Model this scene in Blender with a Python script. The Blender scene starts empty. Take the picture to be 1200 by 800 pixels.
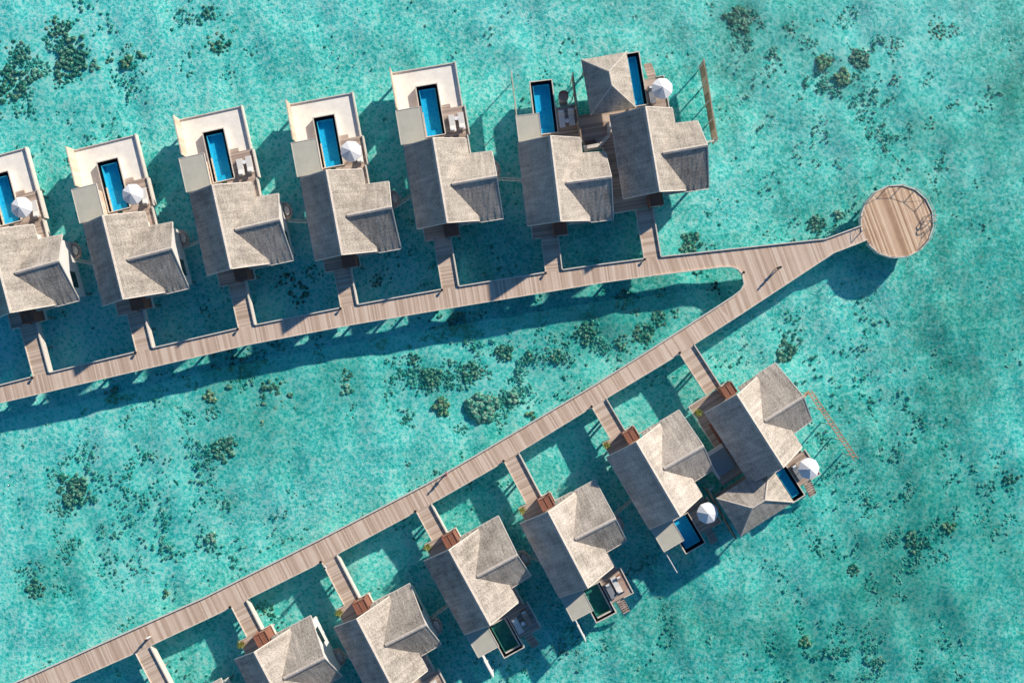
import bpy, bmesh, math, random
import numpy as np
from mathutils import Vector, Matrix, noise as mn

C = bpy.context.scene.collection
SC = bpy.context.scene
R = math.radians
DZ = 1.6            # boardwalk deck above the water
BED = -1.5          # sea bed
CAMH = 120.0        # drone above the deck

# ------------------------------------------------------------------ camera, light, exposure
cam_d = bpy.data.cameras.new('camera'); cam = bpy.data.objects.new('camera', cam_d); C.objects.link(cam)
cam.location = (0, 0, DZ + CAMH); cam_d.sensor_width = 36; cam_d.lens = 36; cam_d.clip_start = 1; cam_d.clip_end = 8000
SC.camera = cam
SUN_EL = R(27.0); SUN_DIR = Vector((.666 * math.cos(SUN_EL), .746 * math.cos(SUN_EL), math.sin(SUN_EL))).normalized()
sd = bpy.data.lights.new('sun', 'SUN'); sd.energy = 3.9; sd.angle = R(1.3); sd.color = (1.0, .895, .765)
sun = bpy.data.objects.new('sun', sd); C.objects.link(sun); sun.location = (60, 70, 80)
sun.rotation_euler = SUN_DIR.to_track_quat('Z', 'Y').to_euler()
w = bpy.data.worlds.new('World'); SC.world = w; w.use_nodes = True
wn = w.node_tree.nodes; wl = w.node_tree.links
bg = wn['Background']; bg.inputs[1].default_value = .066
sky = wn.new('ShaderNodeTexSky'); sky.sky_type = 'NISHITA'; sky.sun_disc = False; sky.dust_density = .3; sky.ozone_density = 3.0; sky.air_density = 1.0
sky.sun_elevation = SUN_EL; sky.sun_rotation = math.atan2(SUN_DIR.x, SUN_DIR.y)
hs = wn.new('ShaderNodeHueSaturation'); hs.inputs['Saturation'].default_value = 1.35
wl.new(sky.outputs[0], hs.inputs['Color']); wl.new(hs.outputs[0], bg.inputs[0])
SC.view_settings.view_transform = 'Standard'; SC.view_settings.look = 'None'
SC.view_settings.exposure = 0.56; SC.view_settings.gamma = 1
SC.render.resolution_x = 1024; SC.render.resolution_y = 682
try:
    SC.cycles.transparent_max_bounces = 12; SC.cycles.max_bounces = 6
except Exception: pass

# ------------------------------------------------------------------ helpers
def at(px, py, h=0.0):
    """point at height h above the deck that the photo shows at (px, py) -> world xy"""
    k = (1 - h / CAMH) / 10
    return ((px - 600) * k, (400 - py) * k)

def tag(o, label=None, cat=None, group=None, kind=None):
    if label: o['label'] = label
    if cat: o['category'] = cat
    if group: o['group'] = group
    if kind: o['kind'] = kind
    return o

def empty(name, loc, rz=0, label=None, cat=None, group=None):
    o = bpy.data.objects.new(name, None); C.objects.link(o); o.empty_display_size = .5
    o.location = loc; o.rotation_euler = (0, 0, rz)
    return tag(o, label, cat, group)

class MB:
    def __init__(s): s.v = []; s.f = []; s.uv = []
    def face(s, pts, uv=None):
        i = len(s.v); s.v += [tuple(p) for p in pts]; s.f.append(tuple(range(i, i + len(pts))))
        s.uv.append(uv if uv else [(p[0], p[1]) for p in pts])
    def box(s, x0, x1, y0, y1, z0, z1):
        a = [(x0,y0,z0),(x1,y0,z0),(x1,y1,z0),(x0,y1,z0),(x0,y0,z1),(x1,y0,z1),(x1,y1,z1),(x0,y1,z1)]
        for q in ((3,2,1,0),(4,5,6,7),(0,1,5,4),(1,2,6,5),(2,3,7,6),(3,0,4,7)): s.face([a[i] for i in q])
        return s
    def prism(s, poly, z0, z1, uvf=None):
        n = len(poly); top = [(p[0],p[1],z1) for p in poly]; bot = [(p[0],p[1],z0) for p in poly]
        uv = [uvf(p) for p in poly] if uvf else None
        s.face(top, uv); s.face(bot[::-1], uv[::-1] if uv else None)
        for i in range(n):
            j = (i+1) % n; s.face([bot[i], bot[j], top[j], top[i]])
        return s
    def bar(s, a, b, r, n=6):
        a = Vector(a); b = Vector(b); d = (b-a).normalized(); u = d.orthogonal().normalized(); t = d.cross(u)
        A = [a+(u*math.cos(k*2*math.pi/n)+t*math.sin(k*2*math.pi/n))*r for k in range(n)]
        B = [p+(b-a) for p in A]
        for k in range(n):
            j=(k+1)%n; s.face([A[k],A[j],B[j],B[k]])
        s.face(A[::-1]); s.face(B); return s
    def beam(s, a, b, wd, z0, z1):
        a = Vector(a[:2]); b = Vector(b[:2]); d = (b-a).normalized(); nrm = Vector((-d.y, d.x))*wd/2
        return s.prism([a-nrm, b-nrm, b+nrm, a+nrm], z0, z1)
    def tube(s, pts, r, n=6):
        for a, b in zip(pts[:-1], pts[1:]): s.bar(a, b, r, n)
        return s
    def mesh(s, name, mat, flip=1, smooth=False, mats=None):
        me = bpy.data.meshes.new(name)
        vs = [(x, y*flip, z) for x, y, z in s.v]
        me.from_pydata(vs, [], s.f if flip > 0 else [f[::-1] for f in s.f])
        uvl = me.uv_layers.new(name='UVMap'); k = 0
        for f, uv in zip(s.f, s.uv):
            q = uv if flip > 0 else uv[::-1]
            for c in q: uvl.data[k].uv = c; k += 1
        bm = bmesh.new(); bm.from_mesh(me)
        bmesh.ops.remove_doubles(bm, verts=bm.verts, dist=1e-4)
        bmesh.ops.recalc_face_normals(bm, faces=bm.faces)
        bm.to_mesh(me); bm.free()
        me.materials.append(mat)
        if smooth:
            for p in me.polygons: p.use_smooth = True
        return me

def link(name, me, parent=None, loc=(0,0,0), rz=0):
    o = bpy.data.objects.new(name, me); C.objects.link(o); o.parent = parent
    o.location = loc; o.rotation_euler = (0,0,rz); return o
def build(mb, name, mat, parent=None, flip=1, smooth=False, loc=(0,0,0), rz=0):
    return link(name, mb.mesh(name, mat, flip, smooth), parent, loc, rz)
def copy_tree(o, parent=None):
    c = o.copy(); C.objects.link(c); c.parent = parent
    for ch in list(o.children): copy_tree(ch, c)
    return c

# ------------------------------------------------------------------ materials
def newmat(name):
    m = bpy.data.materials.new(name); m.use_nodes = True
    nt = m.node_tree; return m, nt, nt.nodes['Principled BSDF'], nt.nodes['Material Output']
def N(nt, t, **kw):
    n = nt.nodes.new(t)
    for k, v in kw.items():
        if k.startswith('i_'): 
            key = k[2:]; key = int(key) if key.isdigit() else key
            n.inputs[key].default_value = v
        else: setattr(n, k, v)
    return n
def ramp(nt, src, stops):
    r = nt.nodes.new('ShaderNodeValToRGB'); nt.links.new(src, r.inputs[0]); e = r.color_ramp.elements
    while len(e) < len(stops): e.new(.5)
    for q, (p, c) in zip(e, stops): q.position = p; q.color = (*c, 1)
    return r.outputs[0]
def noise(nt, vec, scale, detail=3, rough=.55, dims='3D'):
    n = N(nt, 'ShaderNodeTexNoise', noise_dimensions=dims); n.inputs['Scale'].default_value = scale
    n.inputs['Detail'].default_value = detail; n.inputs['Roughness'].default_value = rough
    if vec is not None: nt.links.new(vec, n.inputs['Vector'])
    return n.outputs[0]
def mix(nt, f, a, b, mode='MIX'):
    m = N(nt, 'ShaderNodeMix', data_type='RGBA', blend_type=mode)
    for s, i in ((f, 0), (a, 6), (b, 7)):
        if isinstance(s, (int, float)): m.inputs[i].default_value = s
        elif isinstance(s, tuple): m.inputs[i].default_value = (*s, 1)
        else: nt.links.new(s, m.inputs[i])
    return m.outputs[2]
def math_(nt, op, a, b=0.0, c=0.0):
    m = N(nt, 'ShaderNodeMath', operation=op)
    for i, s in enumerate((a, b, c)):
        if isinstance(s, (int, float)): m.inputs[i].default_value = s
        else: nt.links.new(s, m.inputs[i])
    return m.outputs[0]
def mapped(nt, src, sc=(1,1,1), rot=(0,0,0)):
    m = N(nt, 'ShaderNodeMapping'); m.inputs['Scale'].default_value = sc; m.inputs['Rotation'].default_value = rot
    nt.links.new(src, m.inputs[0]); return m.outputs[0]
def bump(nt, bs, h, strength, dist):
    b = N(nt, 'ShaderNodeBump'); b.inputs['Strength'].default_value = strength; b.inputs['Distance'].default_value = dist
    nt.links.new(h, b.inputs['Height']); nt.links.new(b.outputs[0], bs.inputs['Normal'])

def plain(name, col, rough=.6, var=.12, sc=3.0, metal=0.0, bmp=0):
    m, nt, bs, _ = newmat(name)
    tc = N(nt, 'ShaderNodeTexCoord').outputs['Object']
    a = tuple(c*(1-var) for c in col); b = tuple(min(1, c*(1+var)) for c in col)
    n1 = noise(nt, tc, sc, 5, .65)
    c = ramp(nt, n1, [(.3, a), (.7, b)])
    nt.links.new(c, bs.inputs['Base Color']); bs.inputs['Roughness'].default_value = rough; bs.inputs['Metallic'].default_value = metal
    if bmp: bump(nt, bs, noise(nt, tc, sc*6, 3), bmp, .05)
    return m

def planks(name, a, b, c, uv=False, width=.17, along=False):
    m, nt, bs, _ = newmat(name)
    t = N(nt, 'ShaderNodeTexCoord'); tc = t.outputs['UV' if uv else 'Object']
    oi = N(nt, 'ShaderNodeObjectInfo')
    sp = N(nt, 'ShaderNodeSeparateXYZ'); nt.links.new(tc, sp.inputs[0])
    y = sp.outputs[0 if along else 1]
    y = math_(nt, 'ADD', y, math_(nt, 'MULTIPLY', oi.outputs['Random'], 37.0 if not uv else 0.0))
    q = math_(nt, 'DIVIDE', y, width); idx = math_(nt, 'FLOOR', q); fr = math_(nt, 'FRACT', q)
    wnz = N(nt, 'ShaderNodeTexWhiteNoise', noise_dimensions='1D'); nt.links.new(idx, wnz.inputs['W'])
    grp = N(nt, 'ShaderNodeTexNoise', noise_dimensions='1D'); nt.links.new(y, grp.inputs['W']); grp.inputs['Scale'].default_value = 2.2; grp.inputs['Detail'].default_value = 4; grp.inputs['Roughness'].default_value = .7
    grain = noise(nt, mapped(nt, tc, (6, .7, 1) if along else (.7, 6, 1)), 2.0, 4, .6)
    patch = noise(nt, tc, .35, 4, .6)
    v = math_(nt, 'ADD', math_(nt, 'MULTIPLY', wnz.outputs[0], .40), math_(nt, 'MULTIPLY_ADD', grp.outputs[0], .20, .05))
    v = math_(nt, 'ADD', v, math_(nt, 'MULTIPLY', grain, .22)); v = math_(nt, 'ADD', v, math_(nt, 'MULTIPLY', patch, .22))
    col = ramp(nt, v, [(.34, a), (.56, b), (.80, c)])
    gap = math_(nt, 'LESS_THAN', fr, .07)
    col = mix(nt, math_(nt, 'MULTIPLY', gap, .6), col, tuple(x*.3 for x in a))
    nt.links.new(col, bs.inputs['Base Color']); bs.inputs['Roughness'].default_value = .75
    bump(nt, bs, math_(nt, 'SUBTRACT', grain, gap), .35, .02)
    return m

def thatch(name, dark, light):
    m, nt, bs, _ = newmat(name)
    t = N(nt, 'ShaderNodeTexCoord'); tc = t.outputs['UV']; ob = t.outputs['Object']
    oi = N(nt, 'ShaderNodeObjectInfo')
    ofs = N(nt, 'ShaderNodeVectorMath', operation='ADD'); nt.links.new(tc, ofs.inputs[0])
    sc_ = N(nt, 'ShaderNodeCombineXYZ'); nt.links.new(math_(nt, 'MULTIPLY', oi.outputs['Random'], 53.0), sc_.inputs[0]); nt.links.new(sc_.outputs[0], ofs.inputs[1])
    tv = ofs.outputs[0]
    fib = noise(nt, mapped(nt, tv, (8, 2.4, 1)), 1.5, 5, .8)       # fibres run down the slope
    tuft = noise(nt, tv, 4.6, 5, .85)
    patch = noise(nt, tv, .55, 4, .6)
    course = N(nt, 'ShaderNodeSeparateXYZ'); nt.links.new(tv, course.inputs[0])
    cr = math_(nt, 'FRACT', math_(nt, 'ADD', math_(nt, 'MULTIPLY', course.outputs[1], 2.2), math_(nt, 'MULTIPLY', tuft, .8)))
    v = math_(nt, 'ADD', math_(nt, 'MULTIPLY', fib, .45), math_(nt, 'MULTIPLY', tuft, .5))
    v = math_(nt, 'ADD', v, math_(nt, 'MULTIPLY', patch, .33)); v = math_(nt, 'ADD', v, math_(nt, 'MULTIPLY', cr, .02))
    streak = noise(nt, mapped(nt, tv, (2.2, .22, 1)), 1.0, 4, .6)
    gp = N(nt, 'ShaderNodeNewGeometry'); wide = noise(nt, gp.outputs['Position'], .07, 2, .5)
    v = math_(nt, 'ADD', v, math_(nt, 'MULTIPLY_ADD', streak, .26, -.13)); v = math_(nt, 'ADD', v, math_(nt, 'MULTIPLY_ADD', wide, .22, -.11))
    mid = tuple((a+b)/2 for a, b in zip(dark, light))
    col = ramp(nt, v, [(.50, dark), (.655, mid), (.80, light)])
    nt.links.new(col, bs.inputs['Base Color']); bs.inputs['Roughness'].default_value = .95
    bs.inputs['Specular IOR Level'].default_value = .15
    hh = math_(nt, 'ADD', math_(nt, 'MULTIPLY', tuft, 1.2), math_(nt, 'MULTIPLY', fib, .6)); hh = math_(nt, 'ADD', hh, math_(nt, 'MULTIPLY', cr, .08))
    bump(nt, bs, hh, .9, .10)
    return m

M = {}
M['walk'] = planks('boardwalk_planks', (.48,.345,.25), (.66,.495,.375), (.80,.65,.52), uv=True)
M['deck'] = planks('deck_planks', (.33,.245,.19), (.50,.385,.31), (.66,.52,.42))
M['bridge'] = planks('bridge_planks', (.47,.345,.25), (.64,.49,.375), (.78,.635,.51))
M['jetty'] = planks('jetty_planks', (.38,.225,.135), (.66,.44,.28), (.88,.68,.49), uv=True, width=.2)
M['thatch'] = thatch('weathered_thatch', (.17,.15,.13), (.74,.66,.565))
M['thatch_pale'] = thatch('paler_thatch', (.19,.165,.14), (.84,.75,.65))  # paler tone for the lower-row main roofs
M['ridge'] = thatch('ridge_thatch', (.52,.45,.39), (.80,.73,.65))
M['trim'] = plain('pale_weathered_timber', (.70,.64,.56), .7)
M['white'] = plain('white_painted_wall', (.74,.73,.70), .6, .05)
M['cream'] = plain('cream_terrace_sand', (.93,.87,.77), .85, .09, 1.1, bmp=.3)
M['creamwall'] = planks('limed_timber_wall', (.60,.46,.34), (.72,.57,.43), (.80,.66,.53), width=.3)
M['flatroof'] = plain('grey_green_membrane', (.53,.51,.42), .7, .08, 1.2)
M['brown'] = plain('reddish_brown_timber', (.30,.125,.08), .6, .2, 4)
M['darkwood'] = plain('dark_timber', (.12,.075,.055), .6, .2, 4)
M['screen'] = planks('brown_screen_slats', (.20,.13,.08), (.36,.25,.16), (.52,.39,.27), width=.35, along=True)
M['redscreen'] = plain('reddish_weathered_timber', (.50,.30,.19), .7, .2, 5)
M['black'] = plain('black_pool_tile', (.012,.014,.018), .35, .3, 8)
M['basin'] = plain('blue_pool_tile', (.05,.52,.74), .4, .08, 6)
M['basing'] = plain('green_pool_tile', (.08,.23,.17), .4, .35, 2.5)
M['concrete'] = plain('grey_piling', (.35,.34,.32), .8, .2, 2)
M['canvas'] = plain('white_canvas', (.88,.88,.88), .8, .03)
M['cushion'] = plain('pale_cushion', (.74,.72,.68), .9, .04)
M['tan'] = plain('tan_cushion', (.48,.33,.25), .9, .08)
M['metal'] = plain('dark_metal', (.08,.08,.085), .4, .1, metal=.7)
M['steel'] = plain('grey_steel', (.50,.48,.45), .4, .1, metal=.4)
M['leaf'] = plain('yellow_green_leaf', (.20,.24,.03), .6, .4, 9)
M['pot'] = plain('terracotta_pot', (.32,.16,.1), .8, .1)
M['skin'] = plain('skin', (.42,.24,.16), .6, .05)
M['hair'] = plain('dark_hair', (.02,.014,.01), .6, .1)
M['cloth_dark'] = plain('dark_cloth', (.03,.03,.035), .9, .2)
M['cloth_pink'] = plain('pink_cloth', (.70,.15,.22), .9, .1)
M['cloth_white'] = plain('white_cloth', (.78,.76,.72), .9, .05)
M['cloth_grey'] = plain('grey_cloth', (.25,.27,.30), .9, .1)
M['tealroof'] = plain('blue_grey_flat_roof', (.22,.27,.29), .5, .08, 2)

def glassmat():
    m, nt, bs, _ = newmat('window_glass'); bs.inputs['Base Color'].default_value = (.02,.03,.035,1); bs.inputs['Roughness'].default_value = .06
    return m
M['glass'] = glassmat()

def schlick(nt):
    g = N(nt, 'ShaderNodeNewGeometry'); d = N(nt, 'ShaderNodeVectorMath', operation='DOT_PRODUCT')
    nt.links.new(g.outputs['Incoming'], d.inputs[0]); nt.links.new(g.outputs['Normal'], d.inputs[1])
    c = math_(nt, 'SUBTRACT', 1.0, math_(nt, 'ABSOLUTE', d.outputs['Value']))
    return math_(nt, 'MULTIPLY_ADD', math_(nt, 'POWER', c, 5.0), .98, .02)
def poolwater():
    m, nt, bs, out = newmat('pool_water'); nt.nodes.remove(bs)
    tr = N(nt, 'ShaderNodeBsdfTransparent'); gl = N(nt, 'ShaderNodeBsdfGlossy'); gl.inputs['Roughness'].default_value = .05
    tc = N(nt, 'ShaderNodeTexCoord').outputs['Object']; n = noise(nt, tc, 4, 2)
    vp = N(nt, 'ShaderNodeTexVoronoi', feature='SMOOTH_F1'); vp.inputs['Scale'].default_value = 2.6; nt.links.new(tc, vp.inputs['Vector'])
    nt.links.new(ramp(nt, math_(nt, 'MULTIPLY_ADD', n, .5, vp.outputs['Distance']), [(.35, (.38,.82,.93)), (.6, (.55,.93,1.0)), (.85, (.75,1.0,1.0))]), tr.inputs[0])
    b = N(nt, 'ShaderNodeBump'); b.inputs['Strength'].default_value = .3; b.inputs['Distance'].default_value = .02; nt.links.new(n, b.inputs['Height']); nt.links.new(b.outputs[0], gl.inputs['Normal'])
    mx = N(nt, 'ShaderNodeMixShader'); nt.links.new(schlick(nt), mx.inputs[0]); nt.links.new(tr.outputs[0], mx.inputs[1]); nt.links.new(gl.outputs[0], mx.inputs[2]); nt.links.new(mx.outputs[0], out.inputs[0])
    return m
M['poolwater'] = poolwater()

def seawater():
    m, nt, bs, out = newmat('sea_water'); nt.nodes.remove(bs)
    tc = N(nt, 'ShaderNodeTexCoord').outputs['Object']
    # ripples: caustic light painted into the tint (F1 distance of a warped cell pattern)
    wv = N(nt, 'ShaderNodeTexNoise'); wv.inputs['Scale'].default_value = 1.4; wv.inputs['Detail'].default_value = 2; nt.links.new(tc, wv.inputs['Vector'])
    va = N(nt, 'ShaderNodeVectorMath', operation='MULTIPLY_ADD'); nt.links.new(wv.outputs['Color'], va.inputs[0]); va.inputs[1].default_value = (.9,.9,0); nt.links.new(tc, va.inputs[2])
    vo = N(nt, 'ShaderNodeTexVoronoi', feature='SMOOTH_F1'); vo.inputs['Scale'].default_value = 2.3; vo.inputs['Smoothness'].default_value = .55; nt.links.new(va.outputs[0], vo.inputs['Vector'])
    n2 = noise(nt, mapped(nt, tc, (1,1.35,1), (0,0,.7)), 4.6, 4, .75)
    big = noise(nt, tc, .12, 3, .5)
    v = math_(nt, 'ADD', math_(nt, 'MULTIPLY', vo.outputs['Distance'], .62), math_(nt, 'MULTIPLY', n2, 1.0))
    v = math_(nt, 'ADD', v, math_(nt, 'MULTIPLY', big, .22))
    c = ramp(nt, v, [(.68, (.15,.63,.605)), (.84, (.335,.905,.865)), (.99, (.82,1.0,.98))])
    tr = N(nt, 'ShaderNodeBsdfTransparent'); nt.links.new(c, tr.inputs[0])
    df = N(nt, 'ShaderNodeBsdfDiffuse'); df.inputs[0].default_value = (.02,.34,.37,1)
    m1 = N(nt, 'ShaderNodeMixShader'); m1.inputs[0].default_value = .09; nt.links.new(tr.outputs[0], m1.inputs[1]); nt.links.new(df.outputs[0], m1.inputs[2])
    gl = N(nt, 'ShaderNodeBsdfGlossy'); gl.inputs['Roughness'].default_value = .12
    b = N(nt, 'ShaderNodeBump'); b.inputs['Strength'].default_value = .6; b.inputs['Distance'].default_value = .12; nt.links.new(v, b.inputs['Height'])
    nt.links.new(b.outputs[0], gl.inputs['Normal'])
    mx = N(nt, 'ShaderNodeMixShader'); nt.links.new(schlick(nt), mx.inputs[0]); nt.links.new(m1.outputs[0], mx.inputs[1]); nt.links.new(gl.outputs[0], mx.inputs[2]); nt.links.new(mx.outputs[0], out.inputs[0])
    return m
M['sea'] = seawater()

def bedmat():
    m, nt, bs, _ = newmat('sea_bed_sand')
    tc = N(nt, 'ShaderNodeTexCoord').outputs['Object']
    fine = noise(nt, tc, 3.0, 5, .7); mid = noise(nt, tc, .42, 6, .7); big = noise(nt, tc, .045, 3, .5)
    sp = N(nt, 'ShaderNodeSeparateXYZ'); nt.links.new(tc, sp.inputs[0])
    g = math_(nt, 'ADD', math_(nt, 'MULTIPLY', sp.outputs[0], .0011), math_(nt, 'MULTIPLY', sp.outputs[1], -.0008))     # bed colour darkens to the south east
    v = math_(nt, 'ADD', math_(nt, 'MULTIPLY', fine, .62), math_(nt, 'MULTIPLY', mid, .42)); v = math_(nt, 'ADD', v, math_(nt, 'MULTIPLY_ADD', big, .52, -.11))
    al = N(nt, 'ShaderNodeAttribute', attribute_name='algae_shade')
    v = math_(nt, 'SUBTRACT', v, g); v = math_(nt, 'SUBTRACT', v, math_(nt, 'MULTIPLY', al.outputs['Fac'], math_(nt, 'ADD', math_(nt, 'MULTIPLY', mid, .30), math_(nt, 'MULTIPLY_ADD', fine, .50, -.26))))
    c = ramp(nt, v, [(.41, (.12,.30,.235)), (.52, (.31,.59,.515)), (.61, (.53,.83,.765)), (.77, (.78,.98,.94))])
    nt.links.new(c, bs.inputs['Base Color']); bs.inputs['Roughness'].default_value = .95; bs.inputs['Specular IOR Level'].default_value = .05
    bump(nt, bs, v, .8, .25)
    return m
M['bed'] = bedmat()
def coralmat(name, a, b, c, sc=3.5):
    m, nt, bs, _ = newmat(name)
    t = N(nt, 'ShaderNodeTexCoord').outputs['Object']
    n1 = noise(nt, t, sc*1.3, 5, .8); vo = N(nt, 'ShaderNodeTexVoronoi'); vo.inputs['Scale'].default_value = sc*.9; nt.links.new(t, vo.inputs['Vector'])
    v = math_(nt, 'ADD', math_(nt, 'MULTIPLY', n1, .9), math_(nt, 'MULTIPLY', vo.outputs['Distance'], -.35))
    nt.links.new(ramp(nt, v, [(.17, a), (.30, b), (.44, c)]), bs.inputs['Base Color']); bs.inputs['Roughness'].default_value = .95
    bump(nt, bs, v, .9, .2); return m
M['coral_dark'] = coralmat('dark_coral', (.03,.06,.045), (.22,.26,.18), (.85,.70,.46))
M['coral_olive'] = coralmat('olive_coral', (.05,.055,.03), (.42,.33,.18), (1.0,.74,.42))
M['coral_pale'] = coralmat('pale_coral', (.06,.09,.07), (.55,.48,.36), (1.0,.86,.66))
M['coral_red'] = coralmat('rusty_coral', (.04,.012,.01), (.14,.05,.035), (.3,.14,.09))
M['rubble'] = coralmat('rubble_coral', (.10,.22,.17), (.22,.38,.30), (.44,.60,.48), 1.2)

# ------------------------------------------------------------------ sea bed and water
def axis(lo, hi, step, far):
    a = list(np.arange(lo, hi+1e-6, step)); s = step; x = a[-1]; y = a[0]; up = []; dn = []
    while x < far: s *= 1.35; x += s; up.append(x); y -= s; dn.append(y)
    return np.array(dn[::-1] + a + up)
def sheet(name, X, Y, zf, mat):
    nx, ny = len(X), len(Y); gx, gy = np.meshgrid(X, Y); z = zf(gx, gy)
    vs = np.stack([gx, gy, z], -1).reshape(-1, 3)
    i = np.arange(nx*ny).reshape(ny, nx)
    f = np.stack([i[:-1,:-1], i[:-1,1:], i[1:,1:], i[1:,:-1]], -1).reshape(-1, 4)
    me = bpy.data.meshes.new(name); me.from_pydata(vs.tolist(), [], f.tolist()); me.materials.append(mat)
    for p in me.polygons: p.use_smooth = True
    o = bpy.data.objects.new(name, me); C.objects.link(o); return o
rs = np.random.RandomState(5)
WV = [(rs.uniform(.15, 1.9), rs.uniform(0, 6.28), rs.uniform(0, 6.28)) for _ in range(26)]
def bedz(x, y):
    z = 0*x
    for k, a, p in WV: z = z + .055/(.45+k)*np.sin(k*(x*math.cos(a)+y*math.sin(a))+p)
    return BED + z*.75
bed = sheet('sea_bed', axis(-74, 74, .55, 2500), axis(-52, 52, .55, 2500), bedz, M['bed'])
tag(bed, 'pale sandy sea floor with green algal mottling under shallow water', 'sea floor', kind='structure')
WW = [(rs.uniform(1.2, 4.5), rs.uniform(0, 6.28), rs.uniform(0, 6.28)) for _ in range(14)]
def watz(x, y):
    z = 0*x
    for k, a, p in WW: z = z + .012/k*np.sin(k*(x*math.cos(a)+y*math.sin(a))+p)
    return z
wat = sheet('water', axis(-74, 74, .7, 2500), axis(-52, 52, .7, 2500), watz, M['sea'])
tag(wat, 'clear rippled turquoise lagoon water', 'water', kind='structure')

# ------------------------------------------------------------------ boardwalk
def P(*l): return [at(x, y) for x, y in l]
UPn = P((-60,466),(0,451),(45,439.5),(168,410),(277,385),(407,359),(528,337),(644,318.3),(700,310.2),(763,302))       # north edge
UPs = P((-60,487),(0,472),(60,458),(177,430.5),(290,404),(412,380.5),(533,360),(648,341),(704,331.5),(768,322.5))     # south edge
LOn = P((-60,836),(16,800),(128,749.5),(240,699.5),(375,631.5),(500,566.8),(560,532),(700,449),(770,404.5),(841,359))
LOs = P((-60,862),(38,818),(150,768.5),(254,719.5),(386,654),(516,584),(577,549),(714,464.5),(786,421),(858,374.8))
bw = MB()
def strip(mb, A, B, z0, z1):
    d = 0
    for i in range(len(A)-1):
        a0, a1, b0, b1 = A[i], A[i+1], B[i], B[i+1]
        L = math.hypot(*( (np.array(a1)+np.array(b1)-np.array(a0)-np.array(b0))/2 )); wd = math.hypot(a0[0]-b0[0], a0[1]-b0[1])
        dr = (np.array(a1)+np.array(b1)-np.array(a0)-np.array(b0))/2; dr = dr/np.linalg.norm(dr)
        if i == 0: ref = np.array(a0)
        def q_(p): w_ = np.array(p)-np.array(a0); return (float(w_[0]*dr[1]-w_[1]*dr[0]), float(w_@dr)+d)
        uv = [q_(a0), q_(b0), q_(b1), q_(a1)]; L = float((np.array(a1)-np.array(a0))@dr)
        mb.face([(*a0,z1),(*b0,z1),(*b1,z1),(*a1,z1)], uv)
        mb.face([(*a0,z0),(*a1,z0),(*b1,z0),(*b0,z0)])
        for p, q in ((a0,a1),(b1,b0)): mb.face([(*q,z0),(*p,z0),(*p,z1),(*q,z1)])
        d += L
strip(bw, UPn, UPs, DZ-.22, DZ)
strip(bw, LOn, LOs, DZ-.22, DZ)
ang = R(20.5)
def wuv(p): return (-p[0]*math.sin(ang)+p[1]*math.cos(ang), p[0]*math.cos(ang)+p[1]*math.sin(ang))
HOLE = P((768,322.5),(820,316),(847,312.6),(858,312.8),(865,315.5),(869.5,321),(872,333),(868,340),(860,346.5),(841,359))
WN = P((763,302),(860,291.5),(967.5,280),(985,273.5),(1010,264.2)); WS = P((858,374.8),(977.5,296),(1002.5,286.5),(1017,280.5))
# wedge around the bull-nose opening, split into convex quads
wedge = [(WN[0],HOLE[0],HOLE[1],WN[1]), (WN[1],HOLE[1],HOLE[2]), (WN[1],HOLE[2],HOLE[3]), (WN[1],HOLE[3],HOLE[4]), (WN[1],HOLE[4],HOLE[5],WN[2]),
         (WN[2],HOLE[5],HOLE[6],WS[1]), (WS[1],HOLE[6],HOLE[7]), (WS[1],HOLE[7],HOLE[8],WS[0]), (HOLE[8],HOLE[9],WS[0]), (WN[2],WS[1],WS[2],WN[3]), (WN[3],WS[2],WS[3],WN[4])]
for q in wedge: bw.prism(list(q), DZ-.22, DZ, wuv)
boardwalk = build(bw, 'boardwalk', M['walk'])
tag(boardwalk, 'weathered plank boardwalk in two arms that join in a pointed fork', 'boardwalk', kind='structure')

def seg_gap(line, gaps, wd, z0, z1, off=0):
    """kerb beams along a polyline leaving out the gaps (centre, half)"""
    out = []
    for a, b in zip(line[:-1], line[1:]):
        a = Vector(a); b = Vector(b); L = (b-a).length; d = (b-a)/L
        iv = [(0, L)]
        for c, hw in gaps:
            t = (Vector(c)-a).dot(d); dist = abs((Vector(c)-a).cross(d)) if True else 0
            if dist > 1.6 or t < -hw or t > L+hw: continue
            nv = []
            for s, e in iv:
                if s < t-hw: nv.append((s, min(e, t-hw)))
                if e > t+hw: nv.append((max(s, t+hw), e))
            iv = [q for q in nv if q[1]-q[0] > .05]
        for s, e in iv:
            n = Vector((-d.y, d.x))*off
            mb = MB(); mb.beam(a+d*s+n, a+d*e+n, wd, z0, z1); out.append(mb)
    return out

# ------------------------------------------------------------------ villas
def T(o, ang, u, v):    # local (u east along the row, v away from the boardwalk in the UPPER frame) -> world
    return (o[0]+math.cos(ang)*u - math.sin(ang)*v, o[1]+math.sin(ang)*u + math.cos(ang)*v)
UPV = [ # origin, angle, description
    ((-55.9, 3.25), 15.0), ((-43.34, 4.75), 14.0), ((-31.38, 8.13), 12.5), ((-19.0, 9.69), 10.5), ((-7.27, 13.26), 9.5), ((5.38, 13.43), 6.9), ((16.40, 16.73), 9.6)]
LOV = [((-39.0,-41.8), 27.5), ((-28.7,-34.6), 27.5), ((-17.3,-30.9), 27.5), ((-7.03,-23.24), 28.7), ((4.02,-19.0), 27.6), ((13.85,-11.24), 30.4), ((25.06,-6.01), 32.6)]
CACHE = {}
def part(key, name, mat, parent, flip, fn, smooth=False):
    k = (key, flip)
    if k not in CACHE:
        mb = MB(); fn(mb); CACHE[k] = mb.mesh(name, M[mat], flip, smooth)
    return link(name, CACHE[k], parent)

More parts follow.
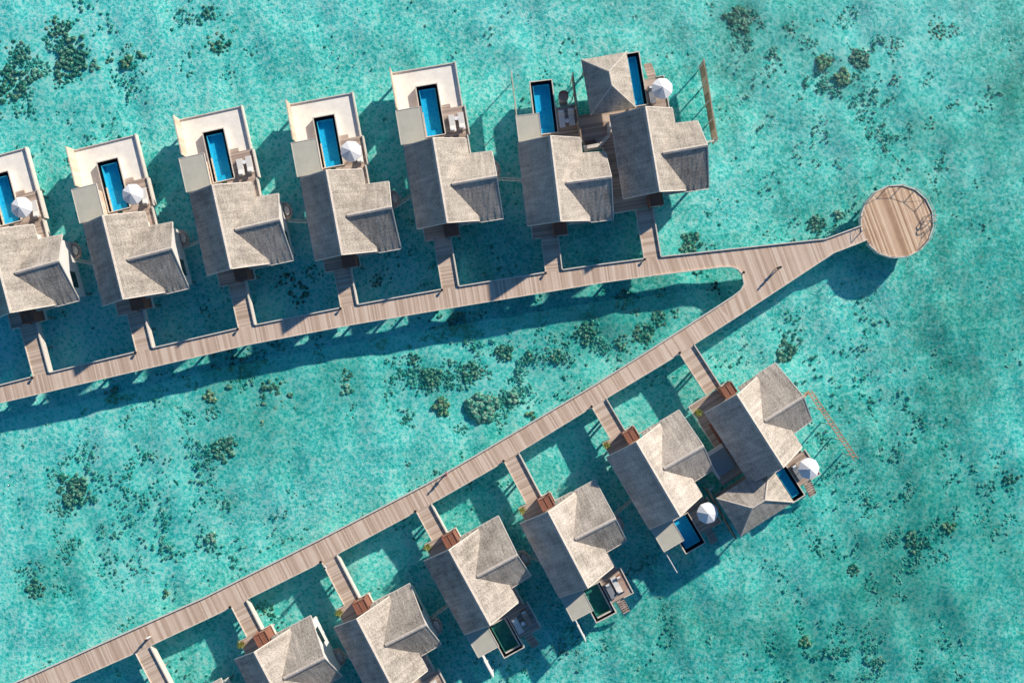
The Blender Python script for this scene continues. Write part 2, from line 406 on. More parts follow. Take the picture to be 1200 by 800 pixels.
def slab_slope(mb, e0, e1, r0, r1, t=.26):
    """one roof slope: eave e0->e1, ridge r0->r1 (3D), thickness t straight down"""
    up = [Vector(p) for p in (e0, e1, r1, r0)]
    L = (up[1]-up[0]).length; ax = (up[1]-up[0]).normalized()
    def uv(p):
        d = p-up[0]; a = d.dot(ax); return (a, (d-ax*a).length)
    n = 22; m_ = 6; rnd = random.Random(int(abs(e0[0]*97+e0[1]*31+r0[1]*7)))
    # subdivided and slightly uneven thatch surface
    G = []
    for j in range(m_+1):
        row = []
        for i in range(n+1):
            s = i/n; q = j/m_
            p = (up[0]*(1-s)+up[1]*s)*(1-q) + (up[3]*(1-s)+up[2]*s)*q
            if 0 < j < m_: p = p + Vector((0,0,rnd.uniform(-.012,.012)))
            if j == 0:
                o_ = (up[0]-up[3]); o_.z = 0
                if 0 < i < n: p = p + o_.normalized()*rnd.uniform(-.04,.07)
                p = p + Vector((0,0,rnd.uniform(-.015,.015)))
            row.append(p)
        G.append(row)
    for j in range(m_):
        for i in range(n):
            q = [G[j][i], G[j][i+1], G[j+1][i+1], G[j+1][i]]; mb.face(q, [uv(p) for p in q])
    dn = [p-Vector((0,0,t)) for p in up]
    mb.face(dn[::-1])
    for a, b in ((0,1),(1,2),(3,0)):
        mb.face([dn[a], dn[b], up[b], up[a]])

RH, EH = 6.0, 2.62      # ridge and eave height
XR = 5.08; EX = 2.2               # cross ridge height
def roof_main(mb):
    slab_slope(mb, (-3.6,.25,EH), (-3.55,9.75,EH), (0,0,RH), (0,9.45,RH))
    slab_slope(mb, (3.6,9.5,EH), (3.6,0.05,EH), (0,9.45,RH), (0,0,RH))
def roof_cross(mb):
    slab_slope(mb, (1.2,-.12,EX), (6.25,-.15,EX), (.9,4.25,XR), (6.3,4.3,XR))
    slab_slope(mb, (6.3,7.65,EX), (1.2,7.9,EX), (6.3,4.3,XR), (.9,4.25,XR))
def caps(mb):
    def cap(a, b, wd, dr):
        a = Vector(a); b = Vector(b); d = (b-a).normalized(); n = Vector((-d.y, d.x, 0))*wd
        for s in (-1, 1):
            q = [a, b, b+n*s-Vector((0,0,dr)), a+n*s-Vector((0,0,dr))]
            mb.face(q, [(0,0),((b-a).length,0),((b-a).length,.3),(0,.3)])
            mb.face([p-Vector((0,0,.02)) for p in q][::-1])
        for p in (a, b): mb.face([p, p+n-Vector((0,0,dr)), p-n-Vector((0,0,dr))])
    cap((0,-.03,RH+.09), (0,9.5,RH+.09), .21, .17)
    cap((1.25,4.25,XR+.08), (6.33,4.3,XR+.08), .19, .12)
def trim(mb):
    # pale timber along eaves and verges
    def edge(a, b, wd=.05, hh=.16):
        a = Vector(a); b = Vector(b); d = (b-a).normalized(); n = Vector((-d.y, d.x, 0)).normalized()*wd
        q = [a-n, b-n, b+n, a+n]; z = Vector((0,0,hh))
        mb.face([p for p in q]); mb.face([p-z for p in q][::-1])
        for i in range(4): mb.face([q[i]-z, q[(i+1)%4]-z, q[(i+1)%4], q[i]])
    edge((-3.64,.22,EH), (-3.59,9.78,EH)); edge((3.64,7.9,EH), (3.64,9.5,EH))
    for y, s in ((-.05, 1), (9.52, 1)):
        edge((-3.62,.2 if y < 1 else 9.8,EH+.03), (0,y,RH+.04)); edge((3.62,0.0 if y < 1 else 9.55,EH+.03), (0,y,RH+.04))
    edge((6.34,-.15,EX+.02), (6.36,4.3,XR+.05)); edge((6.34,7.65,EX+.02), (6.36,4.3,XR+.05))
    edge((3.7,-.17,EX+.01), (6.33,-.2,EX+.01)); edge((3.65,7.83,EX+.01), (6.33,7.7,EX+.01))
def walls(mb):
    x0, x1, y0, y1 = -3.05, 3.05, .95, 8.75
    for y in (y0, y1):
        s = .12 if y == y0 else -.12
        top = [(-x1+0,2.5+.35),(0,5.62),(x1,2.85)]
        pr = [(x0,0),(x1,0),(x1,2.85),(0,5.66),(x0,2.85)]
        a = [(p[0], y, p[1]) for p in pr]; b = [(p[0], y+s, p[1]) for p in pr]
        mb.face(a); mb.face(b[::-1])
        for i in range(5): mb.face([a[i], a[(i+1)%5], b[(i+1)%5], b[i]])
    mb.box(x0, x0+.12, y0+.13, y1-.13, 0, 2.8)
    mb.box(x1-.12, x1, 7.2, y1-.13, 0, 2.8)
def crosswall(mb):
    y0, y1, x1 = .55, 7.15, 6.0
    mb.box(3.0, x1-.13, y0, y0+.12, -.55, 2.4); mb.box(3.06, x1-.13, y1-.12, y1, -.55, 2.35)
    pr = [(y0,-.75),(y1,-.75),(y1,2.3),(4.28,4.7),(y0,2.35)]
    a = [(x1, p[0], p[1]) for p in pr]; b = [(x1-.12, p[0], p[1]) for p in pr]
    mb.face(a); mb.face(b[::-1])
    for i in range(5): mb.face([a[i], a[(i+1)%5], b[(i+1)%5], b[i]])
def piling_mesh():
    mb = MB(); mb.bar((0,0,BED-.6-DZ), (0,0,-.22), .16, 10); return mb.mesh('piling', M['concrete'], 1, True)
PILE = piling_mesh()
def pile(parent, x, y, z=0): link('piling', PILE, parent, (x, y, z))
def pool(root, key, u0, u1, v0, v1, flip, basin='basin', gl=14.0, zt=.12, lip='black'):
    """outer rim u0..u1,v0..v1; black overflow gutter on far, right and part of the left side"""
    vm = v1
    p = part(key+'rim', 'pool', 'trim', root, flip, lambda m: (m.box(u0,u0+.12,v0,v1,-1.5,zt), m.box(u1-.12,u1,v0,v1,-1.5,zt), m.box(u0+.12,u1-.12,v1-.12,v1,-1.5,zt), m.box(u0+.12,u1-.12,v0,v0+.1,-1.5,zt-.003)))
    part(key+'gut', 'overflow_gutter', 'black', p, flip, lambda m: (m.box(u0+.12,u0+.34,v0+.1,v1-.12,-.62,-.5), m.box(u1-.42,u1-.12,v0+.1,v1-.12,-.62,-.5), m.box(u0+.34,u1-.42,v1-.45,v1-.12,-.62,-.5),
        m.box(u0+.12,u0+.13,v0+.1,v1-.12,-.5,zt-.02), m.box(u1-.13,u1-.12,v0+.1,v1-.12,-.5,zt-.02), m.box(u0+.13,u1-.13,v1-.13,v1-.12,-.5,zt-.02)))
    a, b, c, d = u0+.36, u1-.44, v0+.1, v1-.47
    part(key+'basin', 'pool_basin', basin, p, flip, lambda m: (m.box(a+.06,b-.06,c+.06,d-.06,-1.0,-.92), m.box(a,a+.06,c,d,-1.0,-.22), m.box(b-.06,b,c,d,-1.0,-.22), m.box(a+.06,b-.06,d-.06,d,-1.0,-.22), m.box(a+.06,b-.06,c,c+.06,-1.0,-.22),
        m.box(a+.06,b-.06,c+.06,c+.75,-.91,-.6)))
    if lip != 'black':
        part(key+'lip', 'pool_lip', lip, p, flip, lambda m: (m.box(b-.06,b+.12,c,d+.12,-.4,-.12), m.box(a+.05,b-.061,d-.05,d+.12,-.4,-.12)))
    part(key+'water', 'pool_water', 'poolwater', p, flip, lambda m: m.face([(a+.06,c+.06,-.26),(b-.06,c+.06,-.26),(b-.06,d-.06,-.26),(a+.06,d-.06,-.26)]))
    return p
def steps(mb, u0, u1, v0, v1, n=6):
    for i in range(n):
        a = v0+(v1-v0)*i/n; b = v0+(v1-v0)*(i+1)/n; z = -.16-.28*i
        mb.box(u0, u1, a, b-.03, z-.07, z)
    for u in (u0-.05, u1+.0): 
        mb.face([(u,v0,-.02),(u+.05,v0,-.02),(u+.05,v1,-.28*n),(u,v1,-.28*n)]); mb.face([(u,v0,-.3),(u,v1,-.28*n-.25),(u+.05,v1,-.28*n-.25),(u+.05,v0,-.3)])
        mb.face([(u,v0,-.3),(u,v0,-.02),(u,v1,-.28*n),(u,v1,-.28*n-.25)]); mb.face([(u+.05,v0,-.3),(u+.05,v0,-.02),(u+.05,v1,-.28*n),(u+.05,v1,-.28*n-.25)])
def louvre_box(root, flip):
    p = part('portal', 'entrance_canopy', 'brown', root, flip, lambda m: (
        m.box(-.65,.9,-1.15,.3,2.18,2.26), m.box(-.65,-.55,-1.15,.3,2.26,2.34), m.box(.8,.9,-1.15,.3,2.26,2.34), m.box(-.55,.8,-1.15,-1.05,2.26,2.34), m.box(-.55,.8,.2,.3,2.26,2.34),
        m.box(.08,.16,-1.05,.2,2.26,2.32), m.box(.82,.9,-1.1,.25,0.05,2.18), m.box(-.65,-.57,-1.1,.25,0.05,2.18)))
    part('portalpost', 'door', 'darkwood', root, flip, lambda m: (m.box(-.5,.75,.86,.94,0.02,2.2)))
    return p

def villa(row, i, o, ang, label, opts):
    flip = 1 if row == 'U' else -1
    root = empty('overwater_villa', (o[0], o[1], DZ), R(ang), label, 'villa', 'thatched villas on stilts along the boardwalk')
    roof = part('roofm', 'thatched_roof', 'thatch' if row == 'U' else 'thatch_pale', root, flip, roof_main)
    part('roofx', 'cross_gable_roof', 'thatch', root, flip, roof_cross)
    part('caps', 'ridge_cap', 'ridge', roof, flip, caps)
    part('trim', 'eave_trim', 'trim', roof, flip, trim)
    part('walls', 'wall', 'white', root, flip, walls)
    wl_ = part('xwall', 'bathroom_wall', 'white', root, flip, crosswall)
    part('win', 'window', 'glass', wl_, flip, lambda m: (m.box(6.0,6.02,1.5,3.4,.6,2.0)))
    part('slide', 'sliding_door', 'glass', root, flip, lambda m: (m.box(-2.6,2.6,8.752,8.79,.05,2.3)))
    part('base', 'floor_deck', 'deck', root, flip, lambda m: (m.box(-3.3,3.3,1.0,9.3,-.3,-.006), m.box(3.31,5.9,.5,7.2,-.3,-.06)))
    # porch
    if not opts.get('bigporch'):
        part('porch', 'porch', 'deck', root, flip, lambda m: m.box(-3.05,1.02,-1.0,.98,-.28,0))
        part('porchk', 'porch_kerb', 'trim', root, flip, lambda m: (m.box(-3.15,-3.05,-1.08,.9,-.45,.1), m.box(-3.05,-2.12,-1.08,-1.0,-.45,.1)))
        part('porchk2', 'porch_kerb', 'trim', root, flip, lambda m: (m.box(-.08,1.1,-1.08,-1.0,-.45,.1), m.box(1.02,1.1,-1.0,.2,-.45,.1), m.box(1.1,3.3,.12,.2,-.4,.1)))
    louvre_box(root, flip)
    # tub bay beside the cross gable
    tb = part('bay', 'tub_deck', 'deck', root, flip, lambda m: m.prism([(6.02,4.9),(6.75,5.1),(7.0,5.7),(6.95,6.4),(6.6,6.95),(6.02,7.0)], -.55, -.4))
    part('bayr', 'curved_railing', 'steel', tb, flip, lambda m: (m.tube([(6.05,4.95,.1),(6.72,5.12,.1),(6.97,5.7,.1),(6.92,6.38,.1),(6.58,6.92,.1),(6.05,6.98,.1)], .03), [m.bar((x,y,-.4),(x,y,.1),.025) for x,y in ((6.72,5.12),(6.97,5.7),(6.92,6.38),(6.58,6.92))]))
    part('bayt', 'bathtub', 'steel', root, flip, lambda m: m.prism([(6.45+.3*math.cos(t*.5236), 5.95+.55*math.sin(t*.5236)) for t in range(12)], -.38, .02))
    if row == 'U' and not opts.get('plain') and not opts.get('pav'):
        part('tfloor', 'terrace_floor', 'cream', root, flip, lambda m: (m.box(-3.68,-1.3,13.0,19.1,-.8,-.6), m.box(1.38,3.72,13.0,19.1,-.8,-.6), m.box(-1.3,1.38,17.05,19.1,-.8,-.6), m.box(-3.68,-1.3,9.4,12.999,-.8,-.605), m.box(1.38,3.72,9.4,12.999,-.8,-.605)))
        part('twall', 'terrace_wall', 'creamwall', root, flip, lambda m: m.box(-3.82,-3.69,14.6,19.3,-1.1,1.55))
        part('tcurb', 'terrace_kerb', 'trim', root, flip, lambda m: (m.box(3.73,3.87,13.95,19.3,-1.2,-.28), m.box(-3.68,3.72,19.11,19.22,-1.1,-.42), m.box(4.02,4.16,10.5,13.9,-.8,.22), m.box(3.77,3.9,8.0,10.45,-.6,.25)))
        pool(root, 'Up', -1.3, 1.38, 10.9, 17.04, flip)
        part('tdeck', 'pool_deck', 'deck', root, flip, lambda m: (m.box(1.4,4.0,10.5,13.9,-.3,0), m.box(1.4,3.75,8.2,10.499,-.3,-.003), m.box(1.4,2.4,13.9,14.4,-.5,-.15), m.box(-1.4+.02,-.3,9.4,10.88,-.3,-.02), m.box(-1.3+1.6,1.38,9.4,10.88,-.3,-.02)))
        part('tdeck2', 'side_deck', 'creamwall', root, flip, lambda m: (m.box(-.98,-.86,10.0,13.9,-.5,-.1), m.box(-1.36,-1.31,10.9,13.9,-.5,.05)))
        part('shw', 'shower_wall', 'creamwall', root, flip, lambda m: (m.box(-3.6,-3.48,9.9,13.6,-.6,2.72), m.box(-3.47,-1.5,13.5,13.6,-.6,2.72), m.box(-1.55,-1.43,9.9,13.49,-.6,2.72)))
        part('shr', 'shower_roof', 'flatroof', root, flip, lambda m: m.box(-3.78,-.92,9.95,13.9,2.73,2.86))
        part('shrt', 'shower_roof_edge', 'trim', root, flip, lambda m: (m.box(-3.84,-3.78,9.95,13.96,2.68,2.9), m.box(-.92,-.86,9.95,13.96,2.68,2.9), m.box(-3.78,-.92,13.9,13.96,2.68,2.9)))
        for x in (-3.4, 3.4):
            for y in (14.5, 18.8): pile(root, x, y*flip, -.58)
    else:
        V6 = opts.get('plain'); PV = opts.get('pav'); far = 17.25 if row == 'U' else 15.1
        k = 'X%s%s%s' % (row, V6, PV)
        if PV: pool(root, k+opts.get('basin','basin'), -.4, 1.4, 10.9, far, flip, opts.get('basin','basin'))
        else: pool(root, k+opts.get('basin','basin'), -1.3, 1.42, 10.9, far, flip, opts.get('basin','basin'), lip=opts.get('lip','black'))
        part(k+'dk', 'pool_deck', 'deck', root, flip, lambda m: (m.box(1.44,4.15 if row=='L' else 3.7,10.7,13.9,-.3,0), m.box(1.44,3.7,8.2,10.699,-.3,-.003), m.box(-3.3 if not PV else -1.2,1.44,9.31,10.88,-.3,-.006)))
        part(k+'kb', 'deck_kerb', 'trim', root, flip, lambda m: (m.box(4.15 if row=='L' else 3.7,4.27 if row=='L' else 3.8,10.6,13.98,-.5,.14), m.box(2.95,4.15 if row=='L' else 3.7,13.9,13.98,-.5,.14), m.box(3.7,3.8,8.2,10.55,-.5,.14)))
        if row == 'U' and V6:
            part(k+'st', 'swim_platform', 'deck', root, flip, lambda m: (steps(m, 2.0, 2.85, 13.98, 15.2, 4)))
        else:
            part(k+'st', 'steps', 'deck', root, flip, lambda m: (steps(m, 2.0, 2.85, 13.98, 16.1, 6)))
        if not PV:
            ve = 12.85
            part(k+'shr', 'shower_roof', 'flatroof', root, flip, lambda m: m.box(-3.4,-.8,9.9,ve,2.6,2.72))
            part(k+'shrt', 'shower_roof_edge', 'trim', root, flip, lambda m: (m.box(-3.46,-3.4,9.9,ve+.06,2.56,2.76), m.box(-.8,-.74,9.9,ve+.06,2.56,2.76), m.box(-3.4,-.8,ve,ve+.06,2.56,2.76)))
            part(k+'shw', 'shower_wall', 'creamwall', root, flip, lambda m: (m.box(-3.3,-3.18,9.6,12.7,-.3,2.59), m.box(-3.17,-1.45,12.6,12.7,-.3,2.59), m.box(-1.5,-1.38,9.6,12.59,-.3,2.59)))
            part(k+'shf', 'shower_floor', 'deck', root, flip, lambda m: m.box(-3.3,-1.36,9.6+1.29,13.5,-.3,-.02))
            part(k+'ham', 'bench', 'trim', root, flip, lambda m: [m.beam((-3.15+.28*q, 13.35-.25*math.sin(math.pi*q/6)),(-3.15+.28*(q+1), 13.35-.25*math.sin(math.pi*(q+1)/6)), .16, .3, .38) for q in range(6)])
            part(k+'scr', 'privacy_screen', 'white' if row == 'L' else 'creamwall', root, flip, lambda m: (m.box(-3.32,-3.22,13.2,16.1 if row=='L' else 18.4,-.3,1.3), m.bar((-3.27,15.9 if row=='L' else 18.2,-3.2),(-3.27,15.9 if row=='L' else 18.2,-.3),.07), m.bar((-3.27,14.6,-3.2),(-3.27,14.6,-.3),.07)))
    for x in (-2.8, 0, 2.8):
        for y in (1.3, 5, 8.9): pile(root, x, y*flip)
    for x, y in ((5.6,1.0),(5.6,6.8),(-2.8,-.7),(.8,-.7),(1.8,13.6),(3.6,13.6)): pile(root, x, y*flip)
    return root

UL = ['thatched villa cut off by the left edge, white umbrella by its blue pool',
      'second upper villa from the left, white umbrella right of its blue pool on cream terrace',
      'third upper villa from the left, bare loungers and no umbrella on its cream terrace',
      'fourth upper villa from the left, white umbrella on its cream terrace',
      'fifth upper villa from the left, last one with a cream terrace round its pool',
      'upper villa with long blue pool and two white loungers on a grey deck',
      'rightmost upper thatched villa, with a hip-roofed pavilion behind it']
LL = ['thatched villa almost wholly below the bottom edge, only its roof corner showing',
      'leftmost thatched villa of the lower row, cut through by the bottom edge',
      'second lower villa from the left, its terrace cut by the bottom edge',
      'lower villa with green pool and a shaded deck with two loungers',
      'lower villa with green pool and a sunlit tan deck with loungers',
      'lower villa with deep blue pool and a white umbrella on a shaded deck',
      'rightmost lower thatched villa, with hip-roofed pavilion and timber screen in the water']
UO = [{},{},{},{},{},{'plain':1},{'pav':1,'bigporch':1}]
LO_ = [{},{'basin':'basing','lip':'trim'},{'basin':'basing','lip':'trim'},{'basin':'basing','lip':'trim'},{'basin':'basing','lip':'trim'},{},{'pav':1,'bigporch':1}]
SHORT_U = ['the left-edge upper villa','the second upper villa','the third upper villa','the fourth upper villa','the fifth upper villa','the sixth upper villa','the last upper villa']
SHORT_L = ['the hidden bottom-edge villa','the leftmost lower villa','the second lower villa','the third lower villa','the fourth lower villa','the fifth lower villa','the last lower villa']
VU = []; VL = []
for i, (o, a) in enumerate(UPV): VU.append(villa('U', i, o, a, UL[i], UO[i]))
for i, (o, a) in enumerate(LOV): VL.append(villa('L', i, o, a, LL[i], LO_[i]))

def LU(i, u, v): return T(UPV[i][0], R(UPV[i][1]), u, v)
def LLo(i, u, v): return T(LOV[i][0], R(LOV[i][1]), u, -v)

# extra decks and pavilion of the two end villas
def end_villa(root, flip, row):
    if row == 'U':
        part('pp7', 'porch', 'deck', root, flip, lambda m: (m.box(-4.55,.95,-.9,.98,-.28,0), m.box(-4.6,-3.31,.981,6.9,-.28,-.004), m.box(-6.9,-3.3,6.901,11.0,-.28,-.008)))
        part('pk7', 'porch_kerb', 'trim', root, flip, lambda m: (m.box(-4.65,-2.12,-1.0,-.9,-.5,.12), m.box(-.3,1.05,-1.0,-.9,-.5,.12), m.box(-4.7,-4.6,-.9,6.8,-.5,.12), m.box(-6.9,-4.7,6.8,6.9,-.5,.12)))
        part('bn7', 'curved_bench', 'trim', root, flip, lambda m: [m.beam(a, b, .42, .02, .42) for a, b in (((-6.9,7.15),(-4.95,7.15)),((-4.95,7.15),(-3.75,8.1)),((-3.75,8.1),(-3.5,9.6)))])
        part('hb7', 'planter_box', 'darkwood', root, flip, lambda m: m.box(-6.7,-5.4,7.5,7.9,.02,.35))
    else:
        part('pp6', 'porch', 'deck', root, flip, lambda m: (m.box(-4.4,1.0,-.9,1.3,-.28,0), m.box(-4.5,-3.31,1.301,5.2,-.28,-.004), m.box(-6.2,-3.31,5.201,9.0,-.28,-.3+.29)))
        part('pk6', 'porch_kerb', 'trim', root, flip, lambda m: (m.box(-4.5,-2.12,-1.0,-.9,-.5,.12), m.box(-.1,1.1,-1.0,-.9,-.5,.12), m.box(-4.6,-4.5,-1.0,5.2,-.5,.12)))
        part('tr6', 'flat_roof', 'tealroof', root, flip, lambda m: m.box(-6.0,-3.75,5.0,7.7,.9,1.0))
        part('tb6', 'roof_edge', 'trim', root, flip, lambda m: (m.box(-6.3,-6.0,4.6,7.9,.5,1.04), m.box(-6.0,-3.75,4.6,5.0,.5,1.04)))
        part('st6', 'entrance_steps', 'brown', root, flip, lambda m: [m.box(-3.75+.1*q,-3.3,2.0+.55*q,4.6,0.01+.14*q,.14+.14*q) for q in range(3)])
end_villa(VU[6], 1, 'U'); end_villa(VL[6], -1, 'L')

def pavilion(o, ang, flip, u0, u1, v0, v1, ru0, ru1, rv0, rv1, label):
    cx, cy = (u0+u1)/2, (v0+v1)/2
    wx, wy = T(o, R(ang), cx, cy*flip)
    root = empty('thatched_pavilion', (wx, wy, DZ), R(ang), label, 'pavilion', 'hip-roofed pavilions of the end villas')
    a = [(u0-cx,v0-cy,EH),(u1-cx,v0-cy,EH),(u1-cx,v1-cy,EH),(u0-cx,v1-cy,EH)]
    r0 = (ru0-cx, rv0-cy, 4.9); r1 = (ru1-cx, rv1-cy, 4.9)
    mb = MB()
    if abs(rv1-rv0) > abs(ru1-ru0):   # ridge along v, r0 near v0
        F = [(a[0],a[1],r0,r0),(a[1],a[2],r1,r0),(a[2],a[3],r1,r1),(a[3],a[0],r0,r1)]
    else:                             # ridge along u, r0 near u0
        F = [(a[0],a[1],r1,r0),(a[1],a[2],r1,r1),(a[2],a[3],r0,r1),(a[3],a[0],r0,r0)]
    for e0, e1, q1, q0 in F:
        e0, e1, q0, q1 = map(Vector, (e0, e1, q0, q1)); ax = (e1-e0).normalized()
        def uv(p): d = p-e0; t = d.dot(ax); return (t, (d-ax*t).length)
        pts = [e0, e1, q1] if (q0-q1).length < 1e-4 else [e0, e1, q1, q0]
        mb.face(pts, [uv(p) for p in pts])
        mb.face([e0-Vector((0,0,.25)), e1-Vector((0,0,.25)), e1, e0])
    mb.face([(p[0],p[1],EH-.25) for p in a][::-1])
    rf = build(mb, 'hipped_roof', M['thatch'], root, flip)
    cp = MB()
    R0 = Vector(r0); R1 = Vector(r1)
    cp.bar(R0+Vector((0,0,.02)), R1+Vector((0,0,.02)), .11)
    for p in a:
        near = R0 if (Vector(p)-R0).length < (Vector(p)-R1).length else R1
        cp.bar(Vector(p)+Vector((0,0,-.03)), near, .10)
    build(cp, 'ridge_cap', M['ridge'], rf, flip)
    fl = MB(); fl.box(u0-cx+.3,u1-cx-.3,v0-cy+.2,v1-cy-.25,-.32,-.012); build(fl, 'floor_deck', M['deck'], root, flip)
    for x in (u0-cx+.5, u1-cx-.5):
        for y in (v0-cy+.5, v1-cy-.5):
            pb = MB().box(x-.09,x+.09,y-.09,y+.09,0,2.4); build(pb, 'post', M['brown'], root, flip); pile(root, x, y*flip)
    bd = MB().box(-.9,.9,-1.0,1.0,.02,.45); build(bd, 'daybed', M['cushion'], root, flip)
    return root
pavilion(UPV[6][0], UPV[6][1], 1, -5.75,-.5,10.3,16.75, -3.1,-3.15,12.7,14.3, 'square hip-roofed thatched pavilion left of the long blue pool, upper right villa')
pavilion(LOV[6][0], LOV[6][1], -1, -7.8,-.55,9.2,14.35, -5.2,-3.5,11.75,11.75, 'hip-roofed thatched pavilion left of the small blue pool, lower right villa')

# ------------------------------------------------------------------ footbridges, kerbs, pilings of the boardwalk
def edge_hit(line, p, d):
    best = None
    for a, b in zip(line[:-1], line[1:]):
        ax, ay = a; bx, by = b; rx, ry = bx-ax, by-ay; den = d[0]*ry-d[1]*rx
        if abs(den) < 1e-9: continue
        t = ((ax-p[0])*ry-(ay-p[1])*rx)/den; s = ((ax-p[0])*d[1]-(ay-p[1])*d[0])/den
        if 0 <= s <= 1 and t > 0 and (best is None or t < best): best = t
    return best
gapsU = []; gapsL = []
def footbridge(row, i):
    o, a = (UPV if row == 'U' else LOV)[i]; a = R(a); f = 1 if row == 'U' else -1
    line = (UPn+WN[1:]) if row == 'U' else LOs
    us = -2.05, -.18
    ln = []
    for u in us:
        p = T(o, a, u, -1.0*f); d = (-math.sin(a)*-f, math.cos(a)*-f); ln.append(edge_hit(line, p, d) or 6)
    m = MB(); y0 = -1.0; L0, L1 = ln
    cx = (us[0]+us[1])/2
    lab = SHORT_U[i] if row == 'U' else SHORT_L[i]
    nm = 'short plank footbridge leading to ' + lab
    wx, wy = T(o, a, cx, y0*f)
    root = empty('footbridge', (wx, wy, DZ), a, nm, 'footbridge', 'footbridges between boardwalk and villas')
    hw = (us[1]-us[0])/2
    m.prism([(-hw,0),(-hw,-L0-.12),(hw,-L1-.12),(hw,0)], -.24, -.006)
    build(m, 'bridge_deck', M['bridge'], root, f)
    build(MB().box(hw,hw+.13,-L1+.05,-.09,-.85,.24), 'side_beam', M['trim'], root, f)
    build(MB().box(-hw-.08,-hw,-L0+.05,-.09,-.4,.10), 'side_beam', M['trim'], root, f)
    for q in (.5,):
        for x in (-hw+.2, hw-.2): pile(root, x, -min(L0, L1)*q*f)
    c = T(o, a, cx, (y0-(L0+L1)/2)*f)
    (gapsU if row == 'U' else gapsL).append((c, hw+.1))
    # lamp bollard on the left corner where the footbridge starts
    e = T(o, a, us[0]-.05, (y0-L0-.12)*f)
    return e
corner = []
for i in range(7): corner.append(footbridge('U', i))
for i in range(7): corner.append(footbridge('L', i))
def cadd(line, gaps, wd, z0, z1, off=0):
    for mb in seg_gap(line, gaps, wd, DZ+z0, DZ+z1, off): build(mb, 'kerb', M['trim'], boardwalk)
cadd(UPn+WN[1:], gapsU, .13, -.3, .2)
cadd(UPs, [], .08, -.3, .06); cadd(LOn, [], .13, -.3, .2); cadd(LOs, gapsL, .08, -.3, .08)
cadd(WS, [], .10, -.4, .10); cadd(HOLE, [], .13, -.3, .16)
for A, B in ((UPn, UPs), (LOn, LOs)):
    for a0, a1, b0, b1 in zip(A[:-1], A[1:], B[:-1], B[1:]):
        L = math.hypot(a1[0]-a0[0], a1[1]-a0[1]); n = max(1, int(L/4))
        for k in range(n):
            t = (k+.5)/n
            pa = Vector(a0).lerp(Vector(a1), t); pb = Vector(b0).lerp(Vector(b1), t)
            for s in (.12, .88): q = pa.lerp(pb, s); pile(boardwalk, q.x, q.y, DZ)

# lamp bollards
def bollard():
    root = empty('bollard_lamp', (0,0,0), 0, 'x', 'lamp', 'small lamp bollards at the footbridge corners')
    build(MB().bar((0,0,0),(0,0,.30),.06,8), 'post', M['darkwood'], root)
    b = MB(); b.bar((0,0,.30),(0,0,.44),.13,8); build(b, 'lamp_head', M['metal'], root)
    c = MB(); c.bar((0,0,.44),(0,0,.47),.17,8); build(c, 'cap', M['metal'], root)
    return root
bproto = bollard(); first = True
BS = [('U',k) for k in range(7)] + [('L',k) for k in range(7)]
for (rw, k), e in zip(BS, corner):
    if rw == 'L' and k == 0: continue
    b = bproto if first else copy_tree(bproto); first = False
    b.location = (e[0], e[1], DZ+.0)
    b['label'] = 'small dark lamp bollard at the foot of the bridge to ' + (SHORT_U[k] if rw == 'U' else SHORT_L[k])
b = copy_tree(bproto); b.location = (*at(870.5,319.5), DZ+.0); b['label'] = 'small dark lamp bollard on the rounded end of the opening in the fork'

# service bridges between neighbouring villas
def service(p, q, lab):
    c = ((p[0]+q[0])/2, (p[1]+q[1])/2); L = math.hypot(q[0]-p[0], q[1]-p[1]); a = math.atan2(q[1]-p[1], q[0]-p[0])
    root = empty('service_bridge', (c[0], c[1], DZ-.3), a, lab, 'service bridge', 'narrow pipe bridges between neighbouring villas')
    build(MB().box(-L/2,L/2,-.16,-.08,-.12,0), 'beam', M['trim'], root)
    build(MB().box(-L/2,L/2,.14,.20,-.12,0), 'beam', M['creamwall'], root)
    build(MB().bar((-L/2,.03,-.05),(L/2,.03,-.05),.03), 'pipe', M['steel'], root)
    build(MB().tube([(-L*.1,.25,0),(-L*.1,.5,.1),(-L*.02,.75,.35),(0,.85,.6)], .035), 'pipe_bracket', M['steel'], root)
for i in range(5): service(LU(i,6.0,4.9), LU(i+1,-3.0,4.9+ (1.0 if i==4 else 0)), 'thin service bridge right of %s' % SHORT_U[i])
for i in range(0,5): service(LLo(i,6.0,5.0), LLo(i+1,-3.0,6.4 if i in (0,2) else 6.4), 'thin service bridge right of %s' % SHORT_L[i])

# ------------------------------------------------------------------ round jetty
jc = at(1051, 259.5); JR = 4.22
jet = empty('round_jetty', (jc[0], jc[1], DZ), 0, 'round plank viewing platform with railing at the tip of the boardwalk', 'viewing platform')
poly = [(JR*math.cos(R(15+k*22.5)), JR*math.sin(R(15+k*22.5))) for k in range(16)]
def juv(p): return wuv(p)
build(MB().prism(poly, -.25, .006, juv), 'deck', M['jetty'], jet)
fz = MB()
for k in range(16):
    a, b = poly[k], poly[(k+1) % 16]
    m_ = ((a[0]+b[0])/2, (a[1]+b[1])/2); angm = math.degrees(math.atan2(m_[1], m_[0])) % 360
    if 186 < angm < 214: continue
    fz.beam((a[0]*1.015,a[1]*1.015), (b[0]*1.015,b[1]*1.015), .11, -.75, .12)
build(fz, 'fascia', M['trim'], jet)
rl = MB()
for k in range(16):
    a, b = poly[k], poly[(k+1) % 16]; angm = (15+22.5*(k+.5)) % 360
    if 186 < angm < 214: continue
    f1 = 1.0
    rl.beam((a[0]*f1,a[1]*f1), (b[0]*f1,b[1]*f1), .035, .99, 1.02)
build(rl, 'top_rail', M['trim'], jet)
br = MB()
